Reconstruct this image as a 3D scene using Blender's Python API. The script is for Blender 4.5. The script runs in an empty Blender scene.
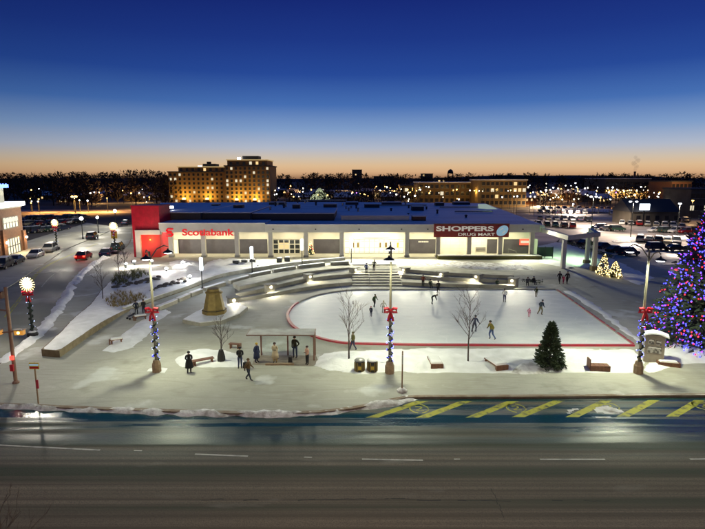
import bpy, bmesh, math, random
from mathutils import Vector, Matrix, noise
random.seed(7)
R = math.radians
sc = bpy.context.scene
COL = sc.collection

# ------------------------------------------------------------------ camera
F, CX, CY, HC, TH = 520.0, 352.5, 264.5, 15.0, R(9.44)
cam = bpy.data.cameras.new('camera')
camo = bpy.data.objects.new('camera', cam)
COL.objects.link(camo)
camo.location = (0, 0, HC)
camo.rotation_euler = (math.pi / 2 - TH, 0, 0)
cam.sensor_width = 36.0
cam.lens = 36.0 * F / 705.0
cam.clip_start = 0.5
cam.clip_end = 12000
sc.camera = camo

# ------------------------------------------------------------------ sky
world = bpy.data.worlds.new('World')
sc.world = world
world.use_nodes = True
wn, wl = world.node_tree.nodes, world.node_tree.links
def srgb(r, g, b):
    f = lambda c: (c / 255 / 12.92) if c / 255 <= 0.04045 else ((c / 255 + 0.055) / 1.055) ** 2.4
    return (f(r), f(g), f(b), 1)
tc = wn.new('ShaderNodeTexCoord')
sx = wn.new('ShaderNodeSeparateXYZ')
wl.new(tc.outputs['Generated'], sx.inputs[0])
ramp = wn.new('ShaderNodeValToRGB')
wl.new(sx.outputs['Z'], ramp.inputs[0])
stops = [(0.0, srgb(150, 112, 84)), (0.010, srgb(208, 166, 126)), (0.022, srgb(216, 182, 142)), (0.036, srgb(202, 186, 166)),
         (0.056, srgb(172, 180, 196)), (0.088, srgb(124, 153, 194)), (0.132, srgb(67, 107, 172)),
         (0.184, srgb(36, 70, 146)), (0.240, srgb(26, 52, 128)), (0.300, srgb(19, 38, 112)),
         (0.55, srgb(24, 62, 140)), (1.0, srgb(26, 72, 148))]
el = ramp.color_ramp.elements
while len(el) < len(stops):
    el.new(0.5)
for e, (p, c) in zip(el, stops):
    e.position = p
    e.color = c
nishita = wn.new('ShaderNodeTexSky')
nishita.sky_type = 'NISHITA'
nishita.sun_disc = False
nishita.sun_elevation = R(-3.0)
nishita.sun_rotation = R(16)
nishita.altitude = 330
nishita.ozone_density = 4.0
addn = wn.new('ShaderNodeMix')
addn.data_type = 'RGBA'
addn.blend_type = 'ADD'
addn.inputs[0].default_value = 0.06
wl.new(ramp.outputs[0], addn.inputs[6])
wl.new(nishita.outputs[0], addn.inputs[7])
dotn = wn.new('ShaderNodeVectorMath')
dotn.operation = 'DOT_PRODUCT'
dotn.inputs[1].default_value = (math.sin(R(14)), math.cos(R(14)), 0)
wl.new(tc.outputs['Generated'], dotn.inputs[0])
azr = wn.new('ShaderNodeMapRange')             # the side of the sky where the sun went down is the brighter one
azr.inputs['From Min'].default_value = 0.35
azr.inputs['From Max'].default_value = 0.92
azr.inputs['To Min'].default_value = 0.40
azr.inputs['To Max'].default_value = 1.0
wl.new(dotn.outputs['Value'], azr.inputs['Value'])
scl = wn.new('ShaderNodeVectorMath')
scl.operation = 'SCALE'
wl.new(addn.outputs[2], scl.inputs[0])
wl.new(azr.outputs[0], scl.inputs['Scale'])
wl.new(scl.outputs[0], wn['Background'].inputs[0])
wn['Background'].inputs[1].default_value = 0.86

# the last of the sunset glow, almost gone
sund = bpy.data.lights.new('sun', 'SUN')
sund.energy = 0.05
sund.angle = R(15)
sund.color = (1.0, 0.62, 0.36)
suno = bpy.data.objects.new('sun', sund)
COL.objects.link(suno)
suno.rotation_euler = (R(-84), 0, R(-16))

sc.view_settings.view_transform = 'Standard'
sc.view_settings.look = 'None'
sc.view_settings.exposure = 0.28
sc.view_settings.gamma = 1.0
sc.render.engine = 'CYCLES'
sc.cycles.use_denoising = True
sc.cycles.use_light_tree = True
sc.cycles.max_bounces = 5
sc.cycles.diffuse_bounces = 2
sc.cycles.glossy_bounces = 3
sc.cycles.sample_clamp_indirect = 4.0

# ------------------------------------------------------------------ helpers: picture <-> place
ST, CT = math.sin(TH), math.cos(TH)
def ray(px, py):
    dx, dy = (px - CX) / F, (CY - py) / F
    return dx, CT + dy * ST, -ST + dy * CT
def G0(px, py, z=0.0):                       # where the line of sight meets the level z
    dx, dy, dz = ray(px, py)
    t = (z - HC) / dz
    return Vector((dx * t, dy * t, z))
def W(px, py, y):                            # where it meets the upright plane at distance y
    dx, dy, dz = ray(px, py)
    t = y / dy
    return Vector((dx * t, y, HC + dz * t))
def sst(a, b, v):
    t = min(1.0, max(0.0, (v - a) / (b - a)))
    return t * t * (3 - 2 * t)
PLATEAU = 1.2
BOWL = [(-15.5, 40)] + [tuple(G0(a, b)[:2]) for a, b in ((236, 301), (260, 297.5), (285, 293), (311, 288.5), (352, 284), (402, 284),
        (441, 285.5), (476, 286.5), (515, 287.5), (548, 288))] + [(31, 40)]
def seg_dist(x, y, a, b):
    ax, ay = a; bx, by = b
    dx, dy = bx - ax, by - ay
    L = dx * dx + dy * dy
    t = 0 if L == 0 else max(0, min(1, ((x - ax) * dx + (y - ay) * dy) / L))
    return math.hypot(x - ax - t * dx, y - ay - t * dy)
def inside(x, y, poly):
    c = False
    n = len(poly)
    j = n - 1
    for i in range(n):
        xi, yi = poly[i][0], poly[i][1]
        xj, yj = poly[j][0], poly[j][1]
        if (yi > y) != (yj > y) and x < (xj - xi) * (y - yi) / (yj - yi) + xi:
            c = not c
        j = i
    return c
def edge_dist(x, y, poly):
    return min(seg_dist(x, y, poly[i][:2], poly[(i + 1) % len(poly)][:2]) for i in range(len(poly)))
def H(x, y):
    if y < 60:
        return 0.0
    base = PLATEAU * sst(60, 80, y) * (1 - sst(33.5, 39, x))
    if y > 90 or base == 0:
        return base
    if inside(x, y, BOWL):
        return 0.0
    return base * sst(0.5, 8.0, edge_dist(x, y, BOWL))
def G(px, py, dz=0.0):                       # where it meets the ground
    z = 0.0
    for _ in range(12):
        p = G0(px, py, z)
        z = H(p.x, p.y) + dz
    return G0(px, py, z)

# ------------------------------------------------------------------ helpers: materials
def mat(name, col, rough=0.7, metal=0.0, emit=None, estr=0.0, col2=None, scale=2.0, stretch=(1, 1, 1), bump=0.0, bscale=None, detail=6, lo=0.35, hi=0.65, rough2=None, spec=None):
    m = bpy.data.materials.new(name)
    m.use_nodes = True
    nt = m.node_tree
    b = nt.nodes['Principled BSDF']
    b.inputs['Base Color'].default_value = (*col, 1)
    b.inputs['Roughness'].default_value = rough
    b.inputs['Metallic'].default_value = metal
    if spec is not None:
        b.inputs['Specular IOR Level'].default_value = spec
    if emit:
        b.inputs['Emission Color'].default_value = (*emit, 1)
        b.inputs['Emission Strength'].default_value = estr
    if col2 or bump or rough2 is not None:
        t = nt.nodes.new('ShaderNodeTexCoord')
        mp = nt.nodes.new('ShaderNodeMapping')
        mp.inputs['Scale'].default_value = stretch
        nt.links.new(t.outputs['Object'], mp.inputs[0])
        nz = nt.nodes.new('ShaderNodeTexNoise')
        nz.inputs['Scale'].default_value = scale
        nz.inputs['Detail'].default_value = detail
        nt.links.new(mp.outputs[0], nz.inputs['Vector'])
        mr = nt.nodes.new('ShaderNodeMapRange')
        mr.inputs['From Min'].default_value = lo
        mr.inputs['From Max'].default_value = hi
        nt.links.new(nz.outputs['Fac'], mr.inputs['Value'])
        if col2:
            mx = nt.nodes.new('ShaderNodeMix')
            mx.data_type = 'RGBA'
            mx.inputs[6].default_value = (*col, 1)
            mx.inputs[7].default_value = (*col2, 1)
            nt.links.new(mr.outputs[0], mx.inputs[0])
            nt.links.new(mx.outputs[2], b.inputs['Base Color'])
        if rough2 is not None:
            m2 = nt.nodes.new('ShaderNodeMapRange')
            m2.inputs['To Min'].default_value = rough
            m2.inputs['To Max'].default_value = rough2
            nt.links.new(mr.outputs[0], m2.inputs['Value'])
            nt.links.new(m2.outputs[0], b.inputs['Roughness'])
        if bump:
            nb = nt.nodes.new('ShaderNodeTexNoise')
            nb.inputs['Scale'].default_value = bscale or scale * 4
            nb.inputs['Detail'].default_value = 5
            nt.links.new(t.outputs['Object'], nb.inputs['Vector'])
            bp = nt.nodes.new('ShaderNodeBump')
            bp.inputs['Strength'].default_value = bump
            bp.inputs['Distance'].default_value = 0.08
            nt.links.new(nb.outputs['Fac'], bp.inputs['Height'])
            nt.links.new(bp.outputs[0], b.inputs['Normal'])
    return m
def glow(name, col, s):
    return mat(name, (0.02, 0.02, 0.02), 0.6, emit=col, estr=s)

M = {}
M['snow'] = mat('snow', (0.80, 0.80, 0.80), 0.6, col2=(0.66, 0.66, 0.65), scale=0.9, bump=0.6, bscale=3.0)
M['snow_dirty'] = mat('dirty_snow', (0.72, 0.71, 0.69), 0.7, col2=(0.24, 0.21, 0.18), scale=1.6, bump=0.9, bscale=5, lo=0.42, hi=0.7)
M['snow_tree'] = M['snow']
M['roof_snow'] = mat('roof_snow', (0.84, 0.84, 0.84), 0.6, col2=(0.62, 0.63, 0.65), scale=0.12, stretch=(0.5, 1.4, 1), bump=0.3, bscale=1.0, lo=0.5, hi=0.72)
M['ice'] = mat('ice', (0.74, 0.76, 0.75), 0.62, col2=(0.62, 0.65, 0.65), scale=0.5, stretch=(1, 2, 1), bump=0.05, bscale=9, rough2=0.5)
M['red_edge'] = mat('red_edging', (0.42, 0.015, 0.035), 0.5, col2=(0.30, 0.03, 0.05), scale=3)
M['concrete'] = mat('concrete', (0.34, 0.33, 0.28), 0.85, col2=(0.26, 0.25, 0.21), scale=1.2, bump=0.15, bscale=20)
M['kerb'] = mat('kerb_concrete', (0.30, 0.25, 0.19), 0.85, col2=(0.20, 0.13, 0.08), scale=1.5, bump=0.2)
M['paint_white'] = mat('white_paint', (0.74, 0.73, 0.66), 0.7, col2=(0.66, 0.64, 0.58), scale=0.8)
M['stucco'] = mat('stucco', (0.64, 0.62, 0.54), 0.8, col2=(0.57, 0.55, 0.47), scale=0.7)
M['cream'] = mat('cream_render', (0.70, 0.68, 0.59), 0.8, col2=(0.62, 0.60, 0.51), scale=0.5)
M['dark_panel'] = mat('window_film', (0.10, 0.095, 0.11), 0.35, col2=(0.075, 0.07, 0.085), scale=0.8)
M['glass'] = mat('window_glass', (0.02, 0.025, 0.03), 0.08)
M['steel'] = mat('galvanised_steel', (0.34, 0.34, 0.32), 0.45, 0.5, col2=(0.26, 0.26, 0.25), scale=4)
M['dark_steel'] = mat('dark_steel', (0.03, 0.035, 0.035), 0.5, 0.3)
M['black'] = mat('black_rubber', (0.015, 0.015, 0.016), 0.7)
M['wood'] = mat('bench_wood', (0.20, 0.085, 0.04), 0.6, col2=(0.12, 0.05, 0.025), scale=6, stretch=(1, 8, 1))
M['pole_base'] = mat('pole_base', (0.34, 0.24, 0.14), 0.8, col2=(0.26, 0.18, 0.11), scale=5)
M['pole_paint'] = mat('cream_pole_paint', (0.24, 0.22, 0.15), 0.6)
M['rust_pole'] = mat('brown_pole_paint', (0.26, 0.15, 0.10), 0.6, col2=(0.20, 0.11, 0.08), scale=3)
M['red_panel'] = mat('red_metal_panel', (0.58, 0.008, 0.03), 0.5, col2=(0.42, 0.006, 0.018), scale=1.5)
M['red_lit'] = mat('red_lit_panel', (0.55, 0.02, 0.012), 0.6)
M['red_letter'] = mat('red_letter', (0.50, 0.004, 0.01), 0.4, emit=(1.0, 0.004, 0.012), estr=0.38)
M['sign_red'] = mat('sign_red_board', (0.17, 0.010, 0.007), 0.5, emit=(0.5, 0.03, 0.01), estr=0.02)
M['sign_white'] = mat('sign_white_letter', (0.7, 0.68, 0.6), 0.5, emit=(0.9, 0.85, 0.7), estr=0.22)
M['sign_blue'] = mat('sign_pale_blue', (0.3, 0.5, 0.62), 0.5, emit=(0.35, 0.6, 0.75), estr=0.35)
M['brick'] = mat('brown_brick', (0.20, 0.10, 0.055), 0.85, col2=(0.14, 0.07, 0.04), scale=2.5, bump=0.2)
M['amber_brick'] = mat('amber_brick', (0.34, 0.19, 0.07), 0.85, col2=(0.25, 0.13, 0.05), scale=0.3)
M['dark_roof'] = mat('dark_roofing', (0.05, 0.05, 0.055), 0.8)
M['far_wall'] = mat('far_wall', (0.13, 0.11, 0.085), 0.85, col2=(0.09, 0.08, 0.06), scale=0.3)
M['far_yellow'] = mat('far_yellow_brick', (0.28, 0.18, 0.07), 0.85, col2=(0.20, 0.13, 0.05), scale=0.2)
M['bark'] = mat('bark', (0.07, 0.055, 0.045), 0.9)
M['twig'] = mat('twigs', (0.085, 0.068, 0.055), 0.9)
M['needle'] = mat('conifer_needles', (0.028, 0.05, 0.026), 0.8, col2=(0.05, 0.075, 0.03), scale=2.0)
M['needle_warm'] = mat('olive_needles', (0.06, 0.07, 0.03), 0.8, col2=(0.035, 0.05, 0.02), scale=3.0)
M['dry_grass'] = mat('dry_grass', (0.30, 0.22, 0.07), 0.9, col2=(0.20, 0.15, 0.05), scale=2)
M['hedge'] = mat('hedge_leaves', (0.07, 0.075, 0.02), 0.85, col2=(0.10, 0.10, 0.03), scale=2)
M['far_wood'] = mat('far_wood', (0.035, 0.022, 0.016), 0.95)
M['stone'] = mat('boulder', (0.07, 0.065, 0.06), 0.9)
M['bronze'] = mat('bronze', (0.25, 0.18, 0.05), 0.55, 0.2, col2=(0.18, 0.125, 0.035), scale=2.2)
M['yellow_paint'] = mat('yellow_paint', (0.42, 0.40, 0.03), 0.7, col2=(0.09, 0.10, 0.045), scale=2.6, lo=0.50, hi=0.68)
M['line_paint'] = mat('road_line_paint', (0.52, 0.50, 0.44), 0.7, col2=(0.20, 0.20, 0.18), scale=2.0, lo=0.48, hi=0.75)
M['crack'] = mat('tar_crack', (0.012, 0.012, 0.012), 0.8)
M['bow'] = mat('red_ribbon', (0.45, 0.006, 0.02), 0.5)
M['garland'] = mat('garland', (0.018, 0.035, 0.02), 0.8)
M['bulb_blue'] = glow('blue_bulb', (0.07, 0.07, 1.0), 3.2)
M['bulb_red'] = glow('red_bulb', (1.0, 0.03, 0.06), 2.0)
M['bulb_violet'] = glow('violet_bulb', (0.34, 0.05, 1.0), 2.2)
M['bulb_white'] = glow('white_bulb', (0.55, 0.65, 1.0), 2.4)
M['bulb_warm'] = glow('warm_bulb', (1.0, 0.72, 0.28), 4.5)
M['lamp_white'] = glow('lamp_white', (0.92, 0.95, 1.0), 9.0)
M['lamp_warm'] = glow('lamp_warm', (1.0, 0.88, 0.62), 7.0)
M['lamp_sodium'] = glow('lamp_sodium', (1.0, 0.55, 0.14), 7.0)
M['lamp_violet'] = glow('lamp_violet', (0.45, 0.15, 1.0), 5.0)
M['tube'] = glow('light_column_tube', (0.80, 0.90, 1.0), 3.0)
M['shop_glow'] = glow('lit_interior', (1.0, 0.90, 0.58), 1.2)
M['entrance_glow'] = glow('entrance_interior', (1.0, 0.93, 0.66), 1.35)
M['shop_sign'] = glow('lit_letters', (0.85, 0.95, 1.0), 3.5)
M['win_lit'] = glow('lit_window', (1.0, 0.68, 0.30), 0.9)
M['win_white'] = glow('lit_window_white', (1.0, 0.88, 0.62), 0.7)
M['win_dark'] = mat('dark_window', (0.02, 0.02, 0.025), 0.2)
M['tail'] = glow('tail_light', (1.0, 0.03, 0.015), 9.0)
M['tail_off'] = mat('tail_lens', (0.25, 0.01, 0.01), 0.3)
M['head_off'] = mat('head_lens', (0.5, 0.5, 0.5), 0.15)
M['signal'] = glow('amber_signal', (1.0, 0.42, 0.05), 0.5)
M['signal_red'] = glow('red_signal', (1.0, 0.03, 0.02), 4.0)
M['banner'] = mat('yellow_banner', (0.62, 0.45, 0.05), 0.7)
M['poster'] = mat('poster', (0.40, 0.38, 0.34), 0.5, col2=(0.10, 0.09, 0.08), scale=4, lo=0.45, hi=0.55)
M['green_net'] = mat('green_screen', (0.02, 0.06, 0.035), 0.6)

def plaza_material():
    m = bpy.data.materials.new('snow_dusted_paving')
    m.use_nodes = True
    nt = m.node_tree
    b = nt.nodes['Principled BSDF']
    t = nt.nodes.new('ShaderNodeTexCoord')
    def nz(s, d=5, st=(1, 1, 1)):
        mp = nt.nodes.new('ShaderNodeMapping')
        mp.inputs['Scale'].default_value = st
        nt.links.new(t.outputs['Object'], mp.inputs[0])
        n = nt.nodes.new('ShaderNodeTexNoise')
        n.inputs['Scale'].default_value = s
        n.inputs['Detail'].default_value = d
        nt.links.new(mp.outputs[0], n.inputs['Vector'])
        return n
    def mixc(f, a, c):
        x = nt.nodes.new('ShaderNodeMix')
        x.data_type = 'RGBA'
        nt.links.new(f, x.inputs[0])
        for i, v in ((6, a), (7, c)):
            if isinstance(v, tuple):
                x.inputs[i].default_value = (*v, 1)
            else:
                nt.links.new(v, x.inputs[i])
        return x.outputs[2]
    def rng(n, lo, hi):
        r = nt.nodes.new('ShaderNodeMapRange')
        r.inputs['From Min'].default_value = lo
        r.inputs['From Max'].default_value = hi
        nt.links.new(n.outputs['Fac'], r.inputs['Value'])
        return r.outputs[0]
    c = mixc(rng(nz(0.09, 6), 0.36, 0.62), (0.305, 0.295, 0.235), (0.45, 0.445, 0.38))
    c = mixc(rng(nz(0.8, 8), 0.42, 0.75), c, (0.38, 0.37, 0.31))
    c = mixc(rng(nz(0.35, 8, (1, 1, 1)), 0.60, 0.74), c, (0.29, 0.275, 0.22))
    c = mixc(rng(nz(5.0, 6, (1, 1, 1)), 0.56, 0.82), c, (0.33, 0.32, 0.265))
    c = mixc(rng(nz(0.22, 9, (1, 1, 1)), 0.60, 0.66), c, (0.55, 0.56, 0.52))
    nt.links.new(c, b.inputs['Base Color'])
    b.inputs['Roughness'].default_value = 0.75
    bn = nz(6, 6)
    bp = nt.nodes.new('ShaderNodeBump')
    bp.inputs['Strength'].default_value = 0.35
    bp.inputs['Distance'].default_value = 0.03
    nt.links.new(bn.outputs['Fac'], bp.inputs['Height'])
    nt.links.new(bp.outputs[0], b.inputs['Normal'])
    return m
M['plaza'] = plaza_material()
def add_tracks(m, scale, width, col, amount, st=(1, 1, 1)):
    """curving scratches and wheel tracks: the level lines of a slow noise"""
    nt = m.node_tree
    b = nt.nodes['Principled BSDF']
    src = b.inputs['Base Color'].links[0].from_socket
    t = nt.nodes.new('ShaderNodeTexCoord')
    mp = nt.nodes.new('ShaderNodeMapping'); mp.inputs['Scale'].default_value = st
    nt.links.new(t.outputs['Object'], mp.inputs[0])
    n = nt.nodes.new('ShaderNodeTexNoise'); n.inputs['Scale'].default_value = scale; n.inputs['Detail'].default_value = 1.0
    nt.links.new(mp.outputs[0], n.inputs['Vector'])
    f = nt.nodes.new('ShaderNodeMath'); f.operation = 'MULTIPLY'; f.inputs[1].default_value = 9.0
    nt.links.new(n.outputs['Fac'], f.inputs[0])
    fr = nt.nodes.new('ShaderNodeMath'); fr.operation = 'PINGPONG'; fr.inputs[1].default_value = 0.5
    nt.links.new(f.outputs[0], fr.inputs[0])
    r = nt.nodes.new('ShaderNodeMapRange'); r.inputs['From Min'].default_value = width; r.inputs['From Max'].default_value = 0.0
    r.inputs['To Min'].default_value = 0.0; r.inputs['To Max'].default_value = amount
    nt.links.new(fr.outputs[0], r.inputs['Value'])
    x = nt.nodes.new('ShaderNodeMix'); x.data_type = 'RGBA'
    nt.links.new(r.outputs[0], x.inputs[0]); nt.links.new(src, x.inputs[6]); x.inputs[7].default_value = (*col, 1)
    nt.links.new(x.outputs[2], b.inputs['Base Color'])
add_tracks(M['plaza'], 0.30, 0.10, (0.25, 0.24, 0.19), 0.30, (0.12, 1.0, 1))
add_tracks(M['plaza'], 0.9, 0.12, (0.52, 0.51, 0.46), 0.25, (0.10, 1.0, 1))
add_tracks(M['ice'], 0.16, 0.035, (0.86, 0.87, 0.87), 0.5)
add_tracks(M['ice'], 0.5, 0.05, (0.52, 0.55, 0.57), 0.28)

def asphalt_material(name, st, dry, wet, salt, lo=0.42, hi=0.60, rwet=0.4):
    m = bpy.data.materials.new(name)
    m.use_nodes = True
    nt = m.node_tree
    b = nt.nodes['Principled BSDF']
    t = nt.nodes.new('ShaderNodeTexCoord')
    mp = nt.nodes.new('ShaderNodeMapping')
    mp.inputs['Scale'].default_value = st
    nt.links.new(t.outputs['Object'], mp.inputs[0])
    outs = []
    for s, d, a, c in ((1.0, 4, lo, hi), (2.3, 6, 0.50, 0.72)):
        n = nt.nodes.new('ShaderNodeTexNoise')
        n.inputs['Scale'].default_value = s
        n.inputs['Detail'].default_value = d
        nt.links.new(mp.outputs[0], n.inputs['Vector'])
        r = nt.nodes.new('ShaderNodeMapRange')
        r.inputs['From Min'].default_value = a
        r.inputs['From Max'].default_value = c
        nt.links.new(n.outputs['Fac'], r.inputs['Value'])
        outs.append(r.outputs[0])
    x = nt.nodes.new('ShaderNodeMix'); x.data_type = 'RGBA'
    x.inputs[6].default_value = (*dry, 1); x.inputs[7].default_value = (*wet, 1)
    nt.links.new(outs[0], x.inputs[0])
    y = nt.nodes.new('ShaderNodeMix'); y.data_type = 'RGBA'
    y.inputs[7].default_value = (*salt, 1)
    nt.links.new(x.outputs[2], y.inputs[6])
    nt.links.new(outs[1], y.inputs[0])
    nt.links.new(y.outputs[2], b.inputs['Base Color'])
    r2 = nt.nodes.new('ShaderNodeMapRange')
    r2.inputs['To Min'].default_value = 0.75
    r2.inputs['To Max'].default_value = rwet
    nt.links.new(outs[0], r2.inputs['Value'])
    nt.links.new(r2.outputs[0], b.inputs['Roughness'])
    g = nt.nodes.new('ShaderNodeTexNoise')
    g.inputs['Scale'].default_value = 14
    g.inputs['Detail'].default_value = 4
    nt.links.new(t.outputs['Object'], g.inputs['Vector'])
    bp = nt.nodes.new('ShaderNodeBump')
    bp.inputs['Strength'].default_value = 0.35
    bp.inputs['Distance'].default_value = 0.02
    nt.links.new(g.outputs['Fac'], bp.inputs['Height'])
    nt.links.new(bp.outputs[0], b.inputs['Normal'])
    return m
def main_road_material():
    m = bpy.data.materials.new('wet_asphalt')
    m.use_nodes = True
    nt = m.node_tree
    b = nt.nodes['Principled BSDF']
    N = nt.nodes.new
    lk = nt.links.new
    t = N('ShaderNodeTexCoord')
    def nz(scale, st, detail, lo, hi):
        mp = N('ShaderNodeMapping'); mp.inputs['Scale'].default_value = st
        lk(t.outputs['Object'], mp.inputs[0])
        n = N('ShaderNodeTexNoise'); n.inputs['Scale'].default_value = scale; n.inputs['Detail'].default_value = detail
        lk(mp.outputs[0], n.inputs['Vector'])
        r = N('ShaderNodeMapRange'); r.inputs['From Min'].default_value = lo; r.inputs['From Max'].default_value = hi
        lk(n.outputs['Fac'], r.inputs['Value'])
        return r.outputs[0]
    def mix(f, a, c):
        x = N('ShaderNodeMix'); x.data_type = 'RGBA'
        lk(f, x.inputs[0])
        for i, v in ((6, a), (7, c)):
            if isinstance(v, tuple): x.inputs[i].default_value = (*v, 1)
            else: lk(v, x.inputs[i])
        return x.outputs[2]
    # melt water lies along the kerb, in long streaks drawn out by the tyres
    sp = N('ShaderNodeSeparateXYZ'); lk(t.outputs['Object'], sp.inputs[0])
    w1 = N('ShaderNodeMapRange'); w1.interpolation_type = 'SMOOTHSTEP'
    w1.inputs['From Min'].default_value = 24.5; w1.inputs['From Max'].default_value = 31.5
    lk(sp.outputs['Y'], w1.inputs['Value'])
    streak = nz(1.0, (0.045, 1.1, 1), 8, 0.33, 0.55)
    fine = nz(1.0, (0.014, 3.2, 1), 6, 0.40, 0.62)
    wet = N('ShaderNodeMath'); wet.operation = 'MULTIPLY'; lk(w1.outputs[0], wet.inputs[0]); lk(streak, wet.inputs[1])
    c = mix(fine, (0.082, 0.070, 0.046), (0.190, 0.155, 0.108))
    c = mix(nz(1.0, (0.008, 0.62, 1), 7, 0.48, 0.58), c, (0.026, 0.042, 0.020))
    c = mix(nz(26.0, (1, 1, 1), 3, 0.40, 0.75), c, (0.060, 0.050, 0.038))
    c = mix(wet.outputs[0], c, (0.009, 0.050, 0.046))  # wet streaks, with the teal of reflected sky put into their colour
    c = mix(nz(0.5, (0.35, 1.2, 1), 8, 0.64, 0.78), c, (0.20, 0.18, 0.15))
    lk(c, b.inputs['Base Color'])
    rg = N('ShaderNodeMapRange'); rg.inputs['To Min'].default_value = 0.85; rg.inputs['To Max'].default_value = 0.10
    lk(wet.outputs[0], rg.inputs['Value']); lk(rg.outputs[0], b.inputs['Roughness'])
    g = N('ShaderNodeTexNoise'); g.inputs['Scale'].default_value = 9; g.inputs['Detail'].default_value = 6
    lk(t.outputs['Object'], g.inputs['Vector'])
    bp = N('ShaderNodeBump'); bp.inputs['Strength'].default_value = 0.5; bp.inputs['Distance'].default_value = 0.03
    lk(g.outputs['Fac'], bp.inputs['Height']); lk(bp.outputs[0], b.inputs['Normal'])
    return m
M['asphalt'] = main_road_material()
M['street'] = asphalt_material('street_asphalt', (0.10, 0.10, 1), (0.22, 0.215, 0.17), (0.13, 0.128, 0.105), (0.32, 0.32, 0.27), rwet=0.5)
M['lot'] = asphalt_material('snowy_lot', (0.05, 0.11, 1), (0.24, 0.21, 0.185), (0.13, 0.118, 0.105), (0.42, 0.38, 0.35), 0.40, 0.6)
M['ground'] = mat('winter_ground', (0.045, 0.036, 0.03), 0.9, col2=(0.17, 0.15, 0.135), scale=0.02, stretch=(0.6, 1.3, 1), detail=8, lo=0.45, hi=0.66)

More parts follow.
